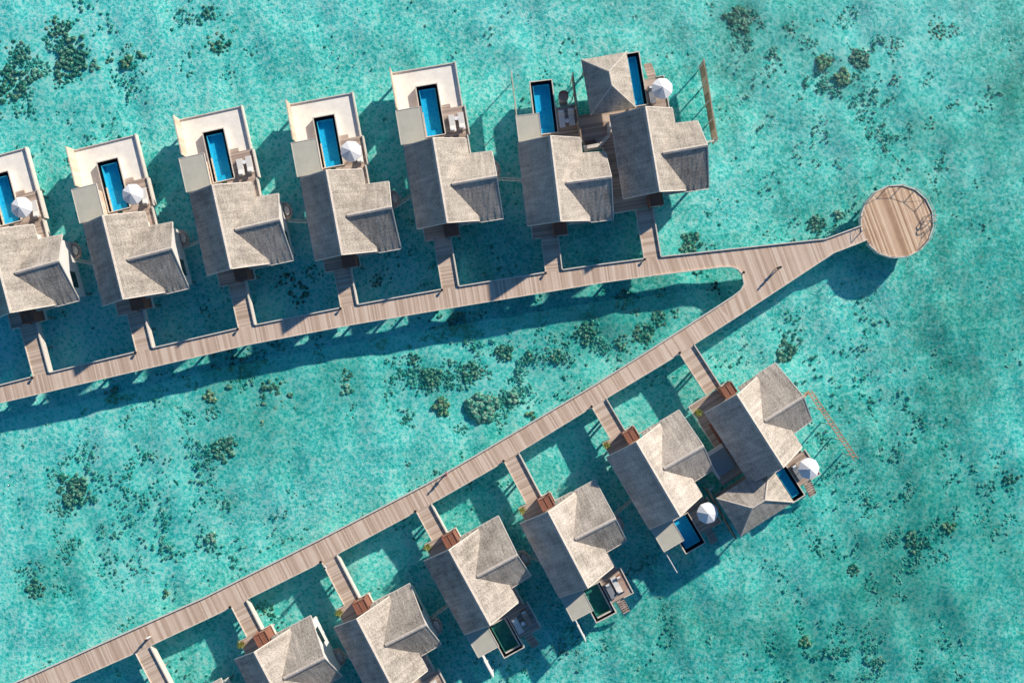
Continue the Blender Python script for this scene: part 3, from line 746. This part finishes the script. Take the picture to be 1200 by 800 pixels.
for k in range(16):
    a, b = poly[k], poly[(k+1) % 16]; angm = (15+22.5*(k+.5)) % 360
    if 186 < angm < 214: continue
    br.bar((*(a if k % 2 else b),.1),(*(b if k % 2 else a),.98),.014,5)
build(br, 'cross_brace', M['trim'], jet)
for k in range(16):
    p = poly[k]; build(MB().box(p[0]-.035,p[0]+.035,p[1]-.035,p[1]+.035,-.2,.985), 'post', M['trim'], jet)
for k in range(0, 16, 2): pile(jet, poly[k][0]*.85, poly[k][1]*.85)
la = MB()
for s in (-.3, .3):
    la.tube([(3.2,.25+s,0),(3.4,.28+s,.9),(3.9,.3+s,1.15),(4.4,.32+s,.9),(4.55,.33+s,-.3),(4.6,.33+s,-2.4)], .05)
for q in range(7): la.bar((4.57,.03,-.4-.3*q),(4.57,.63,-.4-.3*q),.04)
build(la, 'ladder', M['steel'], jet)

# ------------------------------------------------------------------ privacy screens standing in the water
def water_screen(p0, p1, p2, z0, z1, lab, slant=0):
    """p0->p1 long panel, p1->p2 short return to the villa"""
    root = empty('water_screen', (p1[0], p1[1], DZ), 0, lab, 'screen', 'timber screens standing in the water')
    d = Vector(p0)-Vector(p1); L = d.length; e = d.normalized(); n = Vector((-e.y, e.x))
    if slant:
        for s_ in (-.24, .24):
            q = n*s_; build(MB().beam((q.x,q.y), (d.x+q.x,d.y+q.y), .09, z1-.16, z1), 'rail', M['redscreen'], root)
        for k in range(int(L/.42)):
            a = e*(.2+.42*k)-n*.19; b = e*(.42+.42*k)+n*.19; build(MB().beam(a, b, .13, z1-.13, z1-.03), 'rung', M['redscreen'], root)
        for t in (.04, .27, .5, .73, .96):
            q = d*t; build(MB().bar((q.x, q.y, BED-DZ-.3), (q.x, q.y, z1-.17), .09, 8), 'post', M['trim'], root)
        r = Vector(p2)-Vector(p1); build(MB().beam((0,0),(r.x,r.y),.3,z1-.3,z1-.17), 'return_beam', M['redscreen'], root)
        return root
    m = MB()
    for q in range(int((z1-z0)/.16)):
        z = z0+q*.16; m.beam((0,0), (d.x, d.y), .05, z, z+.12)
    build(m, 'slat_panel', M['screen'], root)
    fr = MB(); fr.beam((-e.x*.05,-e.y*.05), (d.x+e.x*.05, d.y+e.y*.05), .16, z1, z1+.08); fr.beam((0,0), (d.x,d.y), .10, z0-.1, z0-.01)
    build(fr, 'frame', M['screen'], root)
    for t in (.04, .27, .5, .73, .96):
        q = d*t; build(MB().bar((q.x+n.x*.09, q.y+n.y*.09, BED-DZ-.3), (q.x+n.x*.09, q.y+n.y*.09, z1-.05), .08, 8), 'post', M['trim'], root)
    r = Vector(p2)-Vector(p1); build(MB().beam((0,0),(r.x,r.y),.14,z1-.3,z1-.1), 'return_beam', M['trim'], root)
    return root
water_screen(LU(6,8.35,14.7), LU(6,8.35,5.25), LU(6,6.2,5.25), -1.1, 1.5, 'long slatted timber screen in the water right of the upper right villa')
water_screen(LLo(6,8.4,14.5), LLo(6,8.1,4.9), LLo(6,6.2,5.3), -.6, 1.3, 'reddish ladder-like timber frame over the water right of the lower right villa', 1)
water_screen(LU(5,3.72,17.2), LU(5,3.78,9.5), LU(5,3.79,9.2), 0, 1.9, 'tall timber screen wall between the long pool deck and the hipped pavilion')
water_screen(LLo(6,-8.3,14.6), LLo(6,-8.0,8.2), LLo(6,-7.4,8.2), -.2, 1.6, 'timber screen wall between the lower umbrella deck and the hipped pavilion')

# ------------------------------------------------------------------ umbrellas, loungers, plants
def umbrella():
    root = empty('umbrella', (0,0,0), 0, 'x', 'umbrella', 'white umbrellas on the pool decks')
    m = MB(); n = 8
    prof = [(0,2.95),(.35,2.80),(.8,2.56),(1.24,2.32)]
    for k in range(n):
        a, b = k*2*math.pi/n, (k+1)*2*math.pi/n
        c = (a+b)/2
        for (r0,z0),(r1,z1) in zip(prof[:-1], prof[1:]):
            for p_, q_, fa, fb in ((a, c, 1, .95), (c, b, .95, 1)):     # cloth sags between the ribs
                za, zb = (0, -.012) if fa == 1 else (-.012, 0)
                q = [(r0*fa*math.cos(p_),r0*fa*math.sin(p_),z0+(za if r0 else 0)),(r1*fa*math.cos(p_),r1*fa*math.sin(p_),z1+za),(r1*fb*math.cos(q_),r1*fb*math.sin(q_),z1+zb),(r0*fb*math.cos(q_),r0*fb*math.sin(q_),z0+(zb if r0 else 0))]
                if r0 == 0: q = q[:3]
                m.face(q)
        m.face([(1.24*math.cos(a),1.24*math.sin(a),2.32),(1.178*math.cos(c),1.178*math.sin(c),2.308),(1.168*math.cos(c),1.168*math.sin(c),2.15),(1.23*math.cos(a),1.23*math.sin(a),2.18)]); m.face([(1.178*math.cos(c),1.178*math.sin(c),2.308),(1.24*math.cos(b),1.24*math.sin(b),2.32),(1.23*math.cos(b),1.23*math.sin(b),2.18),(1.168*math.cos(c),1.168*math.sin(c),2.15)])
    cn = build(m, 'canopy', M['canvas'], root)
    build(MB().bar((0,0,2.93),(0,0,3.06),.05), 'finial', M['trim'], cn)
    build(MB().bar((0,0,.05),(0,0,2.9),.035,8), 'pole', M['trim'], root)
    build(MB().box(-.3,.3,-.3,.3,0,.07), 'base', M['metal'], root)
    rb = MB()
    for k in range(n):
        a = k*2*math.pi/n; rb.bar((0,0,2.86),(1.2*math.cos(a),1.2*math.sin(a),2.28),.015,4)
    build(rb, 'ribs', M['trim'], root)
    return root
def lounger(mat, fr='trim'):
    root = empty('sun_lounger', (0,0,0), 0, 'x', 'sun lounger', 'sun loungers on the pool decks')
    build(MB().box(-.36,.36,-1.0,1.0,.26,.33), 'frame', M[fr], root)
    m = MB(); m.box(-.33,.33,-.98,.3,.332,.42)
    m.face([(-.33,.3,.34),(.33,.3,.34),(.33,.95,.62),(-.33,.95,.62)]); m.face([(-.33,.3,.42),(.33,.3,.42),(.33,.95,.72),(-.33,.95,.72)])
    for x in (-.33,.33): m.face([(x,.3,.34),(x,.3,.42),(x,.95,.72),(x,.95,.62)])
    m.face([(-.33,.95,.62),(.33,.95,.62),(.33,.95,.72),(-.33,.95,.72)])
    build(m, 'cushion', M[mat], root)
    build(MB().box(-.2,.2,.72,.9,.66,.78), 'pillow', M['canvas'], root)
    for x in (-.32,.32):
        for y in (-.9,.85): build(MB().box(x-.03,x+.03,y-.03,y+.03,0,.26), 'leg', M[fr], root)
    return root
def sidetable():
    root = empty('side_table', (0,0,0), 0, 'x', 'side table', 'small side tables between loungers')
    build(MB().bar((0,0,.38),(0,0,.42),.25,12), 'table_top', M['canvas'], root)
    build(MB().bar((0,0,0),(0,0,.38),.04,8), 'leg', M['steel'], root)
    return root
UM = umbrella(); LP = lounger('cushion'); LT = lounger('tan', 'brown'); LC = lounger('cloth_grey', 'darkwood'); ST = sidetable()
used = set()
def place(proto, p, rz, lab):
    o = proto if proto.name not in used else copy_tree(proto); used.add(proto.name)
    o.location = (p[0], p[1], DZ+.002); o.rotation_euler = (0,0,rz); o['label'] = lab
    return o
for i in (0, 1, 3): place(UM, LU(i,2.7,11.85), R(UPV[i][1]+11), 'white octagonal umbrella right of the blue pool of '+SHORT_U[i])
place(UM, LU(6,2.9,12.0), R(20), 'white octagonal umbrella right of the long pool of '+SHORT_U[6])
place(UM, LLo(5,3.15,11.65), R(40), 'white octagonal umbrella on the shaded deck of '+SHORT_L[5])
place(UM, LLo(6,3.0,12.1), R(50), 'white octagonal umbrella at the outer corner deck of '+SHORT_L[6])
for i in (0, 1, 3): place(LP, LU(i,3.35,11.75), R(UPV[i][1]+180), 'pale lounger half under the umbrella of '+SHORT_U[i])
for i in (2, 4):
    a = R(UPV[i][1]+180)
    place(LP, LU(i,2.3,12.0), a, 'pale lounger nearer the pool on the open deck of '+SHORT_U[i])
    place(LP, LU(i,3.4,12.1), a, 'pale lounger at the outer side of the open deck of '+SHORT_U[i])
    place(ST, LU(i,2.85,12.5), a, 'small white side table between the loungers of '+SHORT_U[i])
place(LP, LU(5,1.95,12.4), R(UPV[5][1]), 'white lounger next to the pool on the grey deck of '+SHORT_U[5])
place(LP, LU(5,3.1,12.5), R(UPV[5][1]), 'white lounger next to the screen wall on the grey deck of '+SHORT_U[5])
place(ST, LU(5,2.55,12.1), 0, 'small white side table between the two white loungers of '+SHORT_U[5])
place(LC, LU(6,1.95,11.9), R(UPV[6][1]), 'grey lounger left of the umbrella of '+SHORT_U[6])
place(LP, LLo(3,1.95,12.4), R(LOV[3][1]), 'white lounger nearer the pool of '+SHORT_L[3])
place(LT, LLo(3,3.35,12.1), R(LOV[3][1]), 'tan lounger at the outer side of the deck of '+SHORT_L[3])
place(ST, LLo(3,2.65,12.5), 0, 'small white side table between the loungers of '+SHORT_L[3])
place(LC, LLo(4,1.95,12.4), R(LOV[4][1]), 'dark grey lounger nearer the pool of '+SHORT_L[4])
place(LT, LLo(4,3.5,12.2), R(LOV[4][1]), 'tan lounger at the outer side of the deck of '+SHORT_L[4])
place(LP, LLo(4,2.9,12.1), R(LOV[4][1]+180), 'narrow white lounger in the middle of the sunlit deck of '+SHORT_L[4])
place(LC, LLo(6,2.0,12.2), R(LOV[6][1]), 'grey lounger between pool and umbrella of '+SHORT_L[6])
place(LP, LLo(2,3.1,12.4), R(LOV[2][1]), 'pale lounger on the deck of '+SHORT_L[2])
# towel-covered round daybed at the end of the upper grey deck
rt = empty('round_daybed', (*LU(5,2.45,15.0), DZ), 0, 'round tan daybed at the water end of the grey lounger deck', 'daybed')
build(MB().prism([(.62*math.cos(k*.5236),.62*math.sin(k*.5236)) for k in range(12)], -.1, .3), 'base', M['trim'], rt)
build(MB().prism([(.55*math.cos(k*.5236),.55*math.sin(k*.5236)) for k in range(12)], .302, .42), 'cushion', M['tan'], rt)
build(MB().prism([(.62*math.cos(R(20+k*14)),.62*math.sin(R(20+k*14))) for k in range(11)]+[(.5*math.cos(R(20+k*14)),.5*math.sin(R(20+k*14))) for k in range(10,-1,-1)], .3, .7), 'back_rest', M['brown'], rt)

def shrub():
    root = empty('potted_plant', (0,0,0), 0, 'x', 'plant', 'potted plants on the lower villa porches')
    pm = MB()
    pr = [(.2,0),(.27,.4)]
    for k in range(10):
        a, b = k*.6283, (k+1)*.6283
        pm.face([(.2*math.cos(a),.2*math.sin(a),0),(.2*math.cos(b),.2*math.sin(b),0),(.27*math.cos(b),.27*math.sin(b),.4),(.27*math.cos(a),.27*math.sin(a),.4)])
    pm.face([(.26*math.cos(k*.6283),.26*math.sin(k*.6283),.36) for k in range(10)]); build(pm, 'pot', M['pot'], root)
    lf = MB(); rn = random.Random(3)
    for k in range(110):
        a = rn.uniform(0, 6.28); e = rn.uniform(.1, 1.3); r = rn.uniform(.25, .62)
        c = Vector((math.cos(a)*math.cos(e)*r, math.sin(a)*math.cos(e)*r, .5+math.sin(e)*r)); d = Vector((math.cos(a), math.sin(a), rn.uniform(-.4,.8))).normalized()*rn.uniform(.12,.24)
        s = d.cross(Vector((rn.uniform(-.3,.3), rn.uniform(-.3,.3), 1))).normalized()*.05
        lf.face([c-d*.5, c+s, c+d*.5, c-s])
    build(lf, 'foliage', M['leaf'], root)
    return root
PL = shrub()
for i in range(1, 7):
    place(PL, LLo(i, -2.85 if i < 6 else -4.0, -.7 if i < 6 else .1), i*1.3, 'yellow-green potted plant at the porch corner of '+SHORT_L[i])

# ------------------------------------------------------------------ people
def skin_obj(name, joints, edges, radii, mat, parent, sub=2):
    me = bpy.data.meshes.new(name); me.from_pydata(joints, edges, []); me.materials.append(mat)
    o = link(name, me, parent)
    sk = o.modifiers.new('skin', 'SKIN'); sk.use_smooth_shade = True
    for i, r in enumerate(radii):
        rr = r if isinstance(r, tuple) else (r, r); me.skin_vertices[0].data[i].radius = rr
    me.skin_vertices[0].data[0].use_root = True
    ss = o.modifiers.new('sub', 'SUBSURF'); ss.levels = ss.render_levels = sub
    return o
def person(px, py, facing, lab, top, low, armup=0):
    x, y = at(px, py); root = None
    st = .09  # stride
    J = [(0,0,.95),(0,0,1.15),(0,.01,1.38),(0,.02,1.50),(0,.04,1.60),(0,.04,1.72),     # pelvis chest neck head
         (-.10,0,.90),(-.11,st*.5,.50),(-.11,st,.09),(-.11,st+.15,.035),
         (.10,0,.90),(.11,-st*.2,.50),(.11,-st,.13),(.11,-st+.13,.035),
         (-.19,0,1.42),(-.24,-.10,1.15),(-.25,-.02+armup*.2,.90),(-.25,.03+armup*.25,.80),
         (.19,0,1.42),(.24,.08,1.15),(.25,.20,.92),(.25,.26,.83)]
    E_ = [(0,1),(1,2),(2,3),(3,4),(4,5),(0,6),(6,7),(7,8),(8,9),(0,10),(10,11),(11,12),(12,13),(2,14),(14,15),(15,16),(16,17),(2,18),(18,19),(19,20),(20,21)]
    RR = [(.13,.10),(.12,.09),(.13,.09),.055,.085,.08,.085,.055,.04,(.04,.03),.085,.055,.04,(.04,.03),.06,.042,.03,.035,.06,.042,.03,.035]
    root = empty('person', (x, y, DZ), facing, lab, 'person', 'people walking on the boardwalk')
    skin_obj('body', J, E_, RR, M['skin'], root)
    skin_obj('hair', [(0,.01,1.66),(0,.005,1.76),(0,-.03,1.62)], [(0,1),(0,2)], [.098,.085,.075], M['hair'], root)
    skin_obj('shirt', [J[0],J[1],J[2],J[14],J[15],J[18],J[19]], [(0,1),(1,2),(2,3),(3,4),(2,5),(5,6)], [(.15,.12),(.145,.115),(.15,.11),.078,.058,.078,.058], M[top], root)
    skin_obj('trousers', [(0,0,.98),J[6],J[7],(J[8][0],J[8][1],.2),J[10],J[11],(J[12][0],J[12][1],.2)], [(0,1),(1,2),(2,3),(0,4),(4,5),(5,6)], [(.15,.12),.105,.08,.065,.105,.08,.065], M[low], root)
    return root
person(910.5, 314.5, R(200), 'person in dark clothes walking alone on the wide fork of the boardwalk', 'cloth_dark', 'cloth_dark')
person(523.5, 554, R(60), 'person in a pink top walking on the lower boardwalk', 'cloth_pink', 'cloth_grey')
person(176.5, 744.5, R(30), 'person in white standing where the lower left footbridge begins', 'cloth_white', 'cloth_white')
person(383.5, 662, R(100), 'person in a white top and grey trousers on the footbridge to the second lower villa', 'cloth_white', 'cloth_grey')

# ------------------------------------------------------------------ corals
def lump(mb_v, mb_f, c, rx, ry, rz, seed, sub=3, rough=.35):
    bm = bmesh.new(); bmesh.ops.create_icosphere(bm, subdivisions=sub, radius=1)
    off = Vector((seed*3.1, seed*1.7, seed*.9)); i0 = len(mb_v)
    for v in bm.verts:
        n = v.co.normalized(); k = 1 + rough*mn.fractal(n*1.6+off, 1.0, 2.0, 3) + .22*mn.noise(n*5+off)
        p = Vector((n.x*rx*k, n.y*ry*k, n.z*rz*k)); mb_v.append((p.x+c[0], p.y+c[1], p.z+c[2]))
    for f in bm.faces: mb_f.append(tuple(v.index+i0 for v in f.verts))
    bm.free()
def coral(px, py, rpx, kind, lab, n=6, flat=.45, elong=1.0, rot=0, seed=0):
    rn = random.Random(seed*7+int(px)); x, y = at(px, py, BED-DZ); r = rpx/10*1.02
    V_, F_ = [], []
    big_ = kind in ('pale', 'olive')
    n = n if big_ else int(n*2.1)
    for k in range(n):
        d = r*(.72 if big_ else .95)*math.sqrt(k/max(1, n-1))*rn.uniform(.8,1.1) if k else 0; a = k*2.4+seed
        s = r*rn.uniform(.30,.44) if big_ else min(r*rn.uniform(.10,.30), rn.uniform(.12,.48))
        dx, dy = d*math.cos(a)*elong, d*math.sin(a)/elong
        X = dx*math.cos(rot)-dy*math.sin(rot); Y = dx*math.sin(rot)+dy*math.cos(rot)
        lump(V_, F_, (X, Y, s*flat*.1), s, s*rn.uniform(.75,1.1), min(s*flat*1.25, .5), seed+k, 3 if s > .5 else 2)
    me = bpy.data.meshes.new('coral_head'); me.from_pydata(V_, [], F_); me.materials.append(M['coral_'+kind])
    for p in me.polygons: p.use_smooth = True
    o = link('coral_head', me, None, (x, y, BED)); tag(o, lab, 'coral', 'coral heads on the sea floor'); return o
CL = [ # px, py, r, kind, n, label
 (8,52,11,'dark',6,'dark coral head at the upper left picture edge, above the broad reef patch'),
 (27,61,13,'dark',9,'round dark coral head with pale crest near the upper left corner'),
 (12,100,26,'dark',24,'broad patchy dark reef touching the left picture edge above the first villa'),
 (40,88,10,'pale',5,'pale grey-green coral mound right of the broad upper left reef'),
 (67,33,15,'dark',12,'dark coral cluster at the top of the upper left reef chain'),
 (84,72,24,'dark',24,'long dark coral ridge in the middle of the upper left reef chain'),
 (70,99,8,'dark',5,'small dark coral mound at the lower end of the upper left ridge'),
 (112,77,9,'pale',5,'small greenish coral mound right of the upper left coral ridge'),
 (127,71,6,'olive',3,'tiny olive coral left of the oblong tan rock'),
 (145,73,12,'olive',3,'oblong tan coral rock near the upper left, above the second villa'),
 (166,66,7,'olive',3,'small round olive coral right of the oblong tan rock'),
 (254,52,15,'dark',12,'single round brown-topped coral above the third villa'),
 (243,14,9,'dark',6,'small dark coral at the top edge above the round brown coral'),
 (865,22,17,'dark',13,'dark scattered coral patch near the top edge, right of centre'),
 (926,35,10,'dark',7,'small dark coral between the two upper right reef patches'),
 (966,73,12,'olive',9,'olive coral head at the left of the upper right trio'),
 (987,91,12,'olive',8,'brown round coral head, lowest of the upper right trio'),
 (1008,68,14,'dark',12,'dark ragged coral head, right one of the upper right trio'),
 (1051,96,8,'dark',5,'small coral head with olive top right of the upper right trio'),
 (1098,40,10,'dark',7,'faint dark coral cluster near the upper right top edge'),
 (1085,146,10,'dark',8,'scattered dark corals below the upper right reef'),
 (956,262,12,'dark',10,'dark star-shaped coral left of the round jetty'),
 (984,252,8,'pale',6,'small ring-shaped coral close to the round jetty'),
 (930,283,4,'dark',3,'tiny dark coral by the edge of the fork boardwalk'),
 (808,285,14,'dark',14,'faint speckled coral patch above the upper boardwalk, under the last villa'),
 (246,465,10,'olive',7,'olive-grey coral at the left of the channel between the boardwalks'),
 (309,498,8,'olive',6,'small brown coral in the channel left of centre'),
 (322,462,20,'dark',16,'sparse speckled coral patch in the channel left of centre'),
 (406,457,10,'pale',6,'round pale coral in the channel below the fourth villa'),
 (401,437,14,'dark',12,'dark coral patch just above the round pale coral in the channel'),
 (487,421,9,'dark',7,'small dark corals at the shadow edge in the middle of the channel'),
 (506,442,13,'dark',15,'faint round speckled coral patch in the middle of the channel'),
 (552,436,13,'dark',13,'dark ring of corals in the channel above the largest pale coral'),
 (566,478,21,'pale',13,'largest pale lobed coral head in the centre of the channel'),
 (602,468,10,'pale',6,'round pale coral right of the largest lobed coral head'),
 (517,478,13,'olive',8,'group of small olive corals left of the largest lobed coral head'),
 (622,485,8,'olive',4,'yellow-brown coral beside the lower boardwalk'),
 (590,413,12,'dark',12,'dark round speckled coral in the channel below the sixth villa'),
 (619,419,8,'dark',7,'small dark coral right of the dark round speckled one'),
 (652,417,10,'dark',8,'dark coral in the channel left of the fork reef'),
 (685,391,15,'dark',12,'dark coral patch at the shadow edge left of the fork reef'),
 (684,451,8,'dark',6,'dark coral touching the lower boardwalk edge'),
 (262,526,16,'dark',18,'faint dark coral circle in the left part of the channel'),
 (726,353,14,'dark',10,'dark coral head in the boardwalk shadow inside the fork'),
 (746,366,8,'pale',5,'grey coral at the shadow edge inside the fork'),
 (772,374,11,'dark',9,'dark coral head closest to the lower boardwalk inside the fork'),
 (752,388,16,'dark',14,'largest dark coral cluster inside the fork'),
 (730,402,11,'dark',8,'dark coral with pale top, lowest inside the fork'),
 (791,366,8,'pale',5,'small grey-green coral right of the fork cluster'),
 (782,345,12,'dark',8,'shaded dark coral in the pointed end of the fork'),
 (834,340,11,'red',7,'rusty red coral in deep shade at the rounded fork end'),
 (341,344,23,'dark',14,'large dark coral in villa shade above the upper boardwalk'),
 (256,369,10,'dark',5,'dark coral in villa shade between third bridge and second bridge'),
 (441,330,9,'dark',6,'dark coral in villa shade beside the fourth footbridge'),
 (267,432,24,'dark',14,'dark reef patch in the shadow strip below the upper boardwalk'),
 (132,464,11,'dark',6,'small dark coral in the shadow strip near the left picture edge'),
 (536,376,12,'dark',8,'dark coral in the shadow strip below the fifth footbridge'),
 (248,630,9,'pale',5,'pale coral with dark rim left of the lower boardwalk'),
 (86,574,22,'dark',20,'speckled dark coral patch in the left half of the lagoon'),
 (42,690,12,'dark',10,'ring of small dark corals near the lower left corner'),
 (195,694,6,'olive',4,'small brown coral near the lower boardwalk at lower left'),
 (330,500,8,'dark',6,'small dark coral cluster right of the brown channel coral'),
 (920,412,13,'dark',12,'dark speckled coral above the lower right villa'),
 (1073,634,15,'dark',14,'dark coral patch in the open water at lower right'),
 (1113,618,9,'olive',7,'olive-topped coral right of the lower right coral patch'),
 (1186,556,12,'dark',10,'dark coral at the right picture edge'),
 (1000,668,9,'dark',9,'faint coral cluster right of the lower right villa pavilion'),
 (942,752,9,'olive',7,'small brown coral near the bottom edge at right'),
 (1029,776,9,'dark',8,'small dark coral touching the bottom edge at right'),
 (310,715,14,'dark',10,'dark coral between the first two lower footbridges')]
for i, (px, py, r, kd, n, lab) in enumerate(CL):
    el, ro = (1.35, R(70)) if px == 84 else ((1.5, R(-20)) if px == 145 else (1.0, 0))
    coral(px, py, r, kd, lab, n, .5, el, ro, i)

# algal film round the reefs, shade painted in the villa bays, darker tone eastward
BLOBS = [(px, py, r*1.5, .9) for px, py, r, *_ in CL if r > 9] + [(1060,120,95,.7),(930,40,70,.6),(60,80,60,.7),(520,450,110,.35),(330,480,70,.6),(250,560,80,.5),(100,600,90,.5),(60,700,60,.4),(1080,640,90,.6),(1000,700,120,.4),(1130,720,110,.5),(1160,600,80,.5),(970,770,90,.4),(1190,400,110,.4),(150,640,90,.35),(800,730,110,.45),(1180,130,90,.5),(640,430,60,.4),(430,310,80,.4),(230,330,90,.5),(690,360,90,.5),(560,290,60,.5),(80,380,70,.5),(690,275,50,.4),(1120,420,170,.32),(900,700,120,.12),(400,450,60,.4),(590,430,70,.4),(190,520,60,.3),(1150,250,90,.3)]
vco = np.empty(len(bed.data.vertices)*3, dtype=np.float32); bed.data.vertices.foreach_get('co', vco); vco = vco.reshape(-1, 3)
kk = 10/(1-(BED-DZ)/CAMH); bpx = 600+vco[:,0]*kk; bpy_ = 400-vco[:,1]*kk
alg_shade = np.zeros(len(vco), dtype=np.float32)
for bx, by, br_, bs_ in BLOBS: alg_shade += bs_*np.exp(-((bpx-bx)**2+(bpy_-by)**2)/(br_*br_))
alg_shade = np.clip(alg_shade, 0, 1.0)*.8
att = bed.data.attributes.new('algae_shade', 'FLOAT', 'POINT'); att.data.foreach_set('value', alg_shade)

# rubble: thousands of small lumps, thicker near the reefs
def rubble(count, seed):
    r_ = np.random.RandomState(seed)
    bm = bmesh.new(); bmesh.ops.create_icosphere(bm, subdivisions=1, radius=1)
    tv = np.array([v.co[:] for v in bm.verts]); tf = np.array([[v.index for v in f.verts] for f in bm.faces]); bm.free()
    blobs = [(px, py, r*2.2, 1.0) for px, py, r, *_ in CL if r > 9] + [(1060,120,95,.9),(930,40,60,.8),(880,20,40,.8),(60,80,50,1),(520,450,110,.8),(450,420,90,.5),(330,480,80,.9),(250,560,80,.7),(100,600,70,.7),(70,690,60,.6),(1080,640,70,.8),(1000,700,100,.3),(1120,720,90,.4),(1150,600,60,.5),(970,770,70,.7),(1040,560,80,.4),(120,160,40,.4),(230,30,35,.8),(180,640,80,.5),(820,150,60,.15),(1000,400,150,.2),(640,430,60,.7),(800,700,120,.35),(640,760,80,.3)]
    pts = []
    while len(pts) < count:
        px = r_.uniform(-60, 1260, 4000); py = r_.uniform(-50, 850, 4000)
        d = np.full(4000, .035)
        for bx, by, br_, bs_ in blobs: d = d + .55*bs_*np.exp(-((px-bx)**2+(py-by)**2)/(br_*br_)*1.2)
        nz = np.array([mn.fractal(Vector((a*.035, b*.035, 3)), 1.0, 2.0, 3) for a, b in zip(px, py)])
        d = d*np.clip(.25+1.8*nz, 0, 1.6)
        k = r_.rand(4000) < d
        pts += list(zip(px[k], py[k]))
    pts = pts[:count]; n = len(pts); V_ = np.zeros((n, len(tv), 3)); 
    for i, (px, py) in enumerate(pts):
        x, y = at(px, py, BED-DZ); s = .05+.16*r_.rand()**1.8; a = r_.rand()*6.28
        q = tv*(1+.35*(r_.rand(len(tv),1)-.5))*np.array([s*r_.uniform(.8,1.7), s, s*.35])
        c, t = math.cos(a), math.sin(a)
        V_[i,:,0] = q[:,0]*c-q[:,1]*t+x; V_[i,:,1] = q[:,0]*t+q[:,1]*c+y; V_[i,:,2] = q[:,2]+BED-.01
    F_ = (tf[None]+(np.arange(n)*len(tv))[:,None,None]).reshape(-1,3)
    me = bpy.data.meshes.new('coral_rubble'); me.from_pydata(V_.reshape(-1,3).tolist(), [], F_.tolist()); me.materials.append(M['rubble'])
    for p in me.polygons: p.use_smooth = True
    o = link('coral_rubble', me); tag(o, 'small dark coral rubble strewn over the sandy sea floor', 'coral rubble', kind='stuff')
rubble(21000, 4)
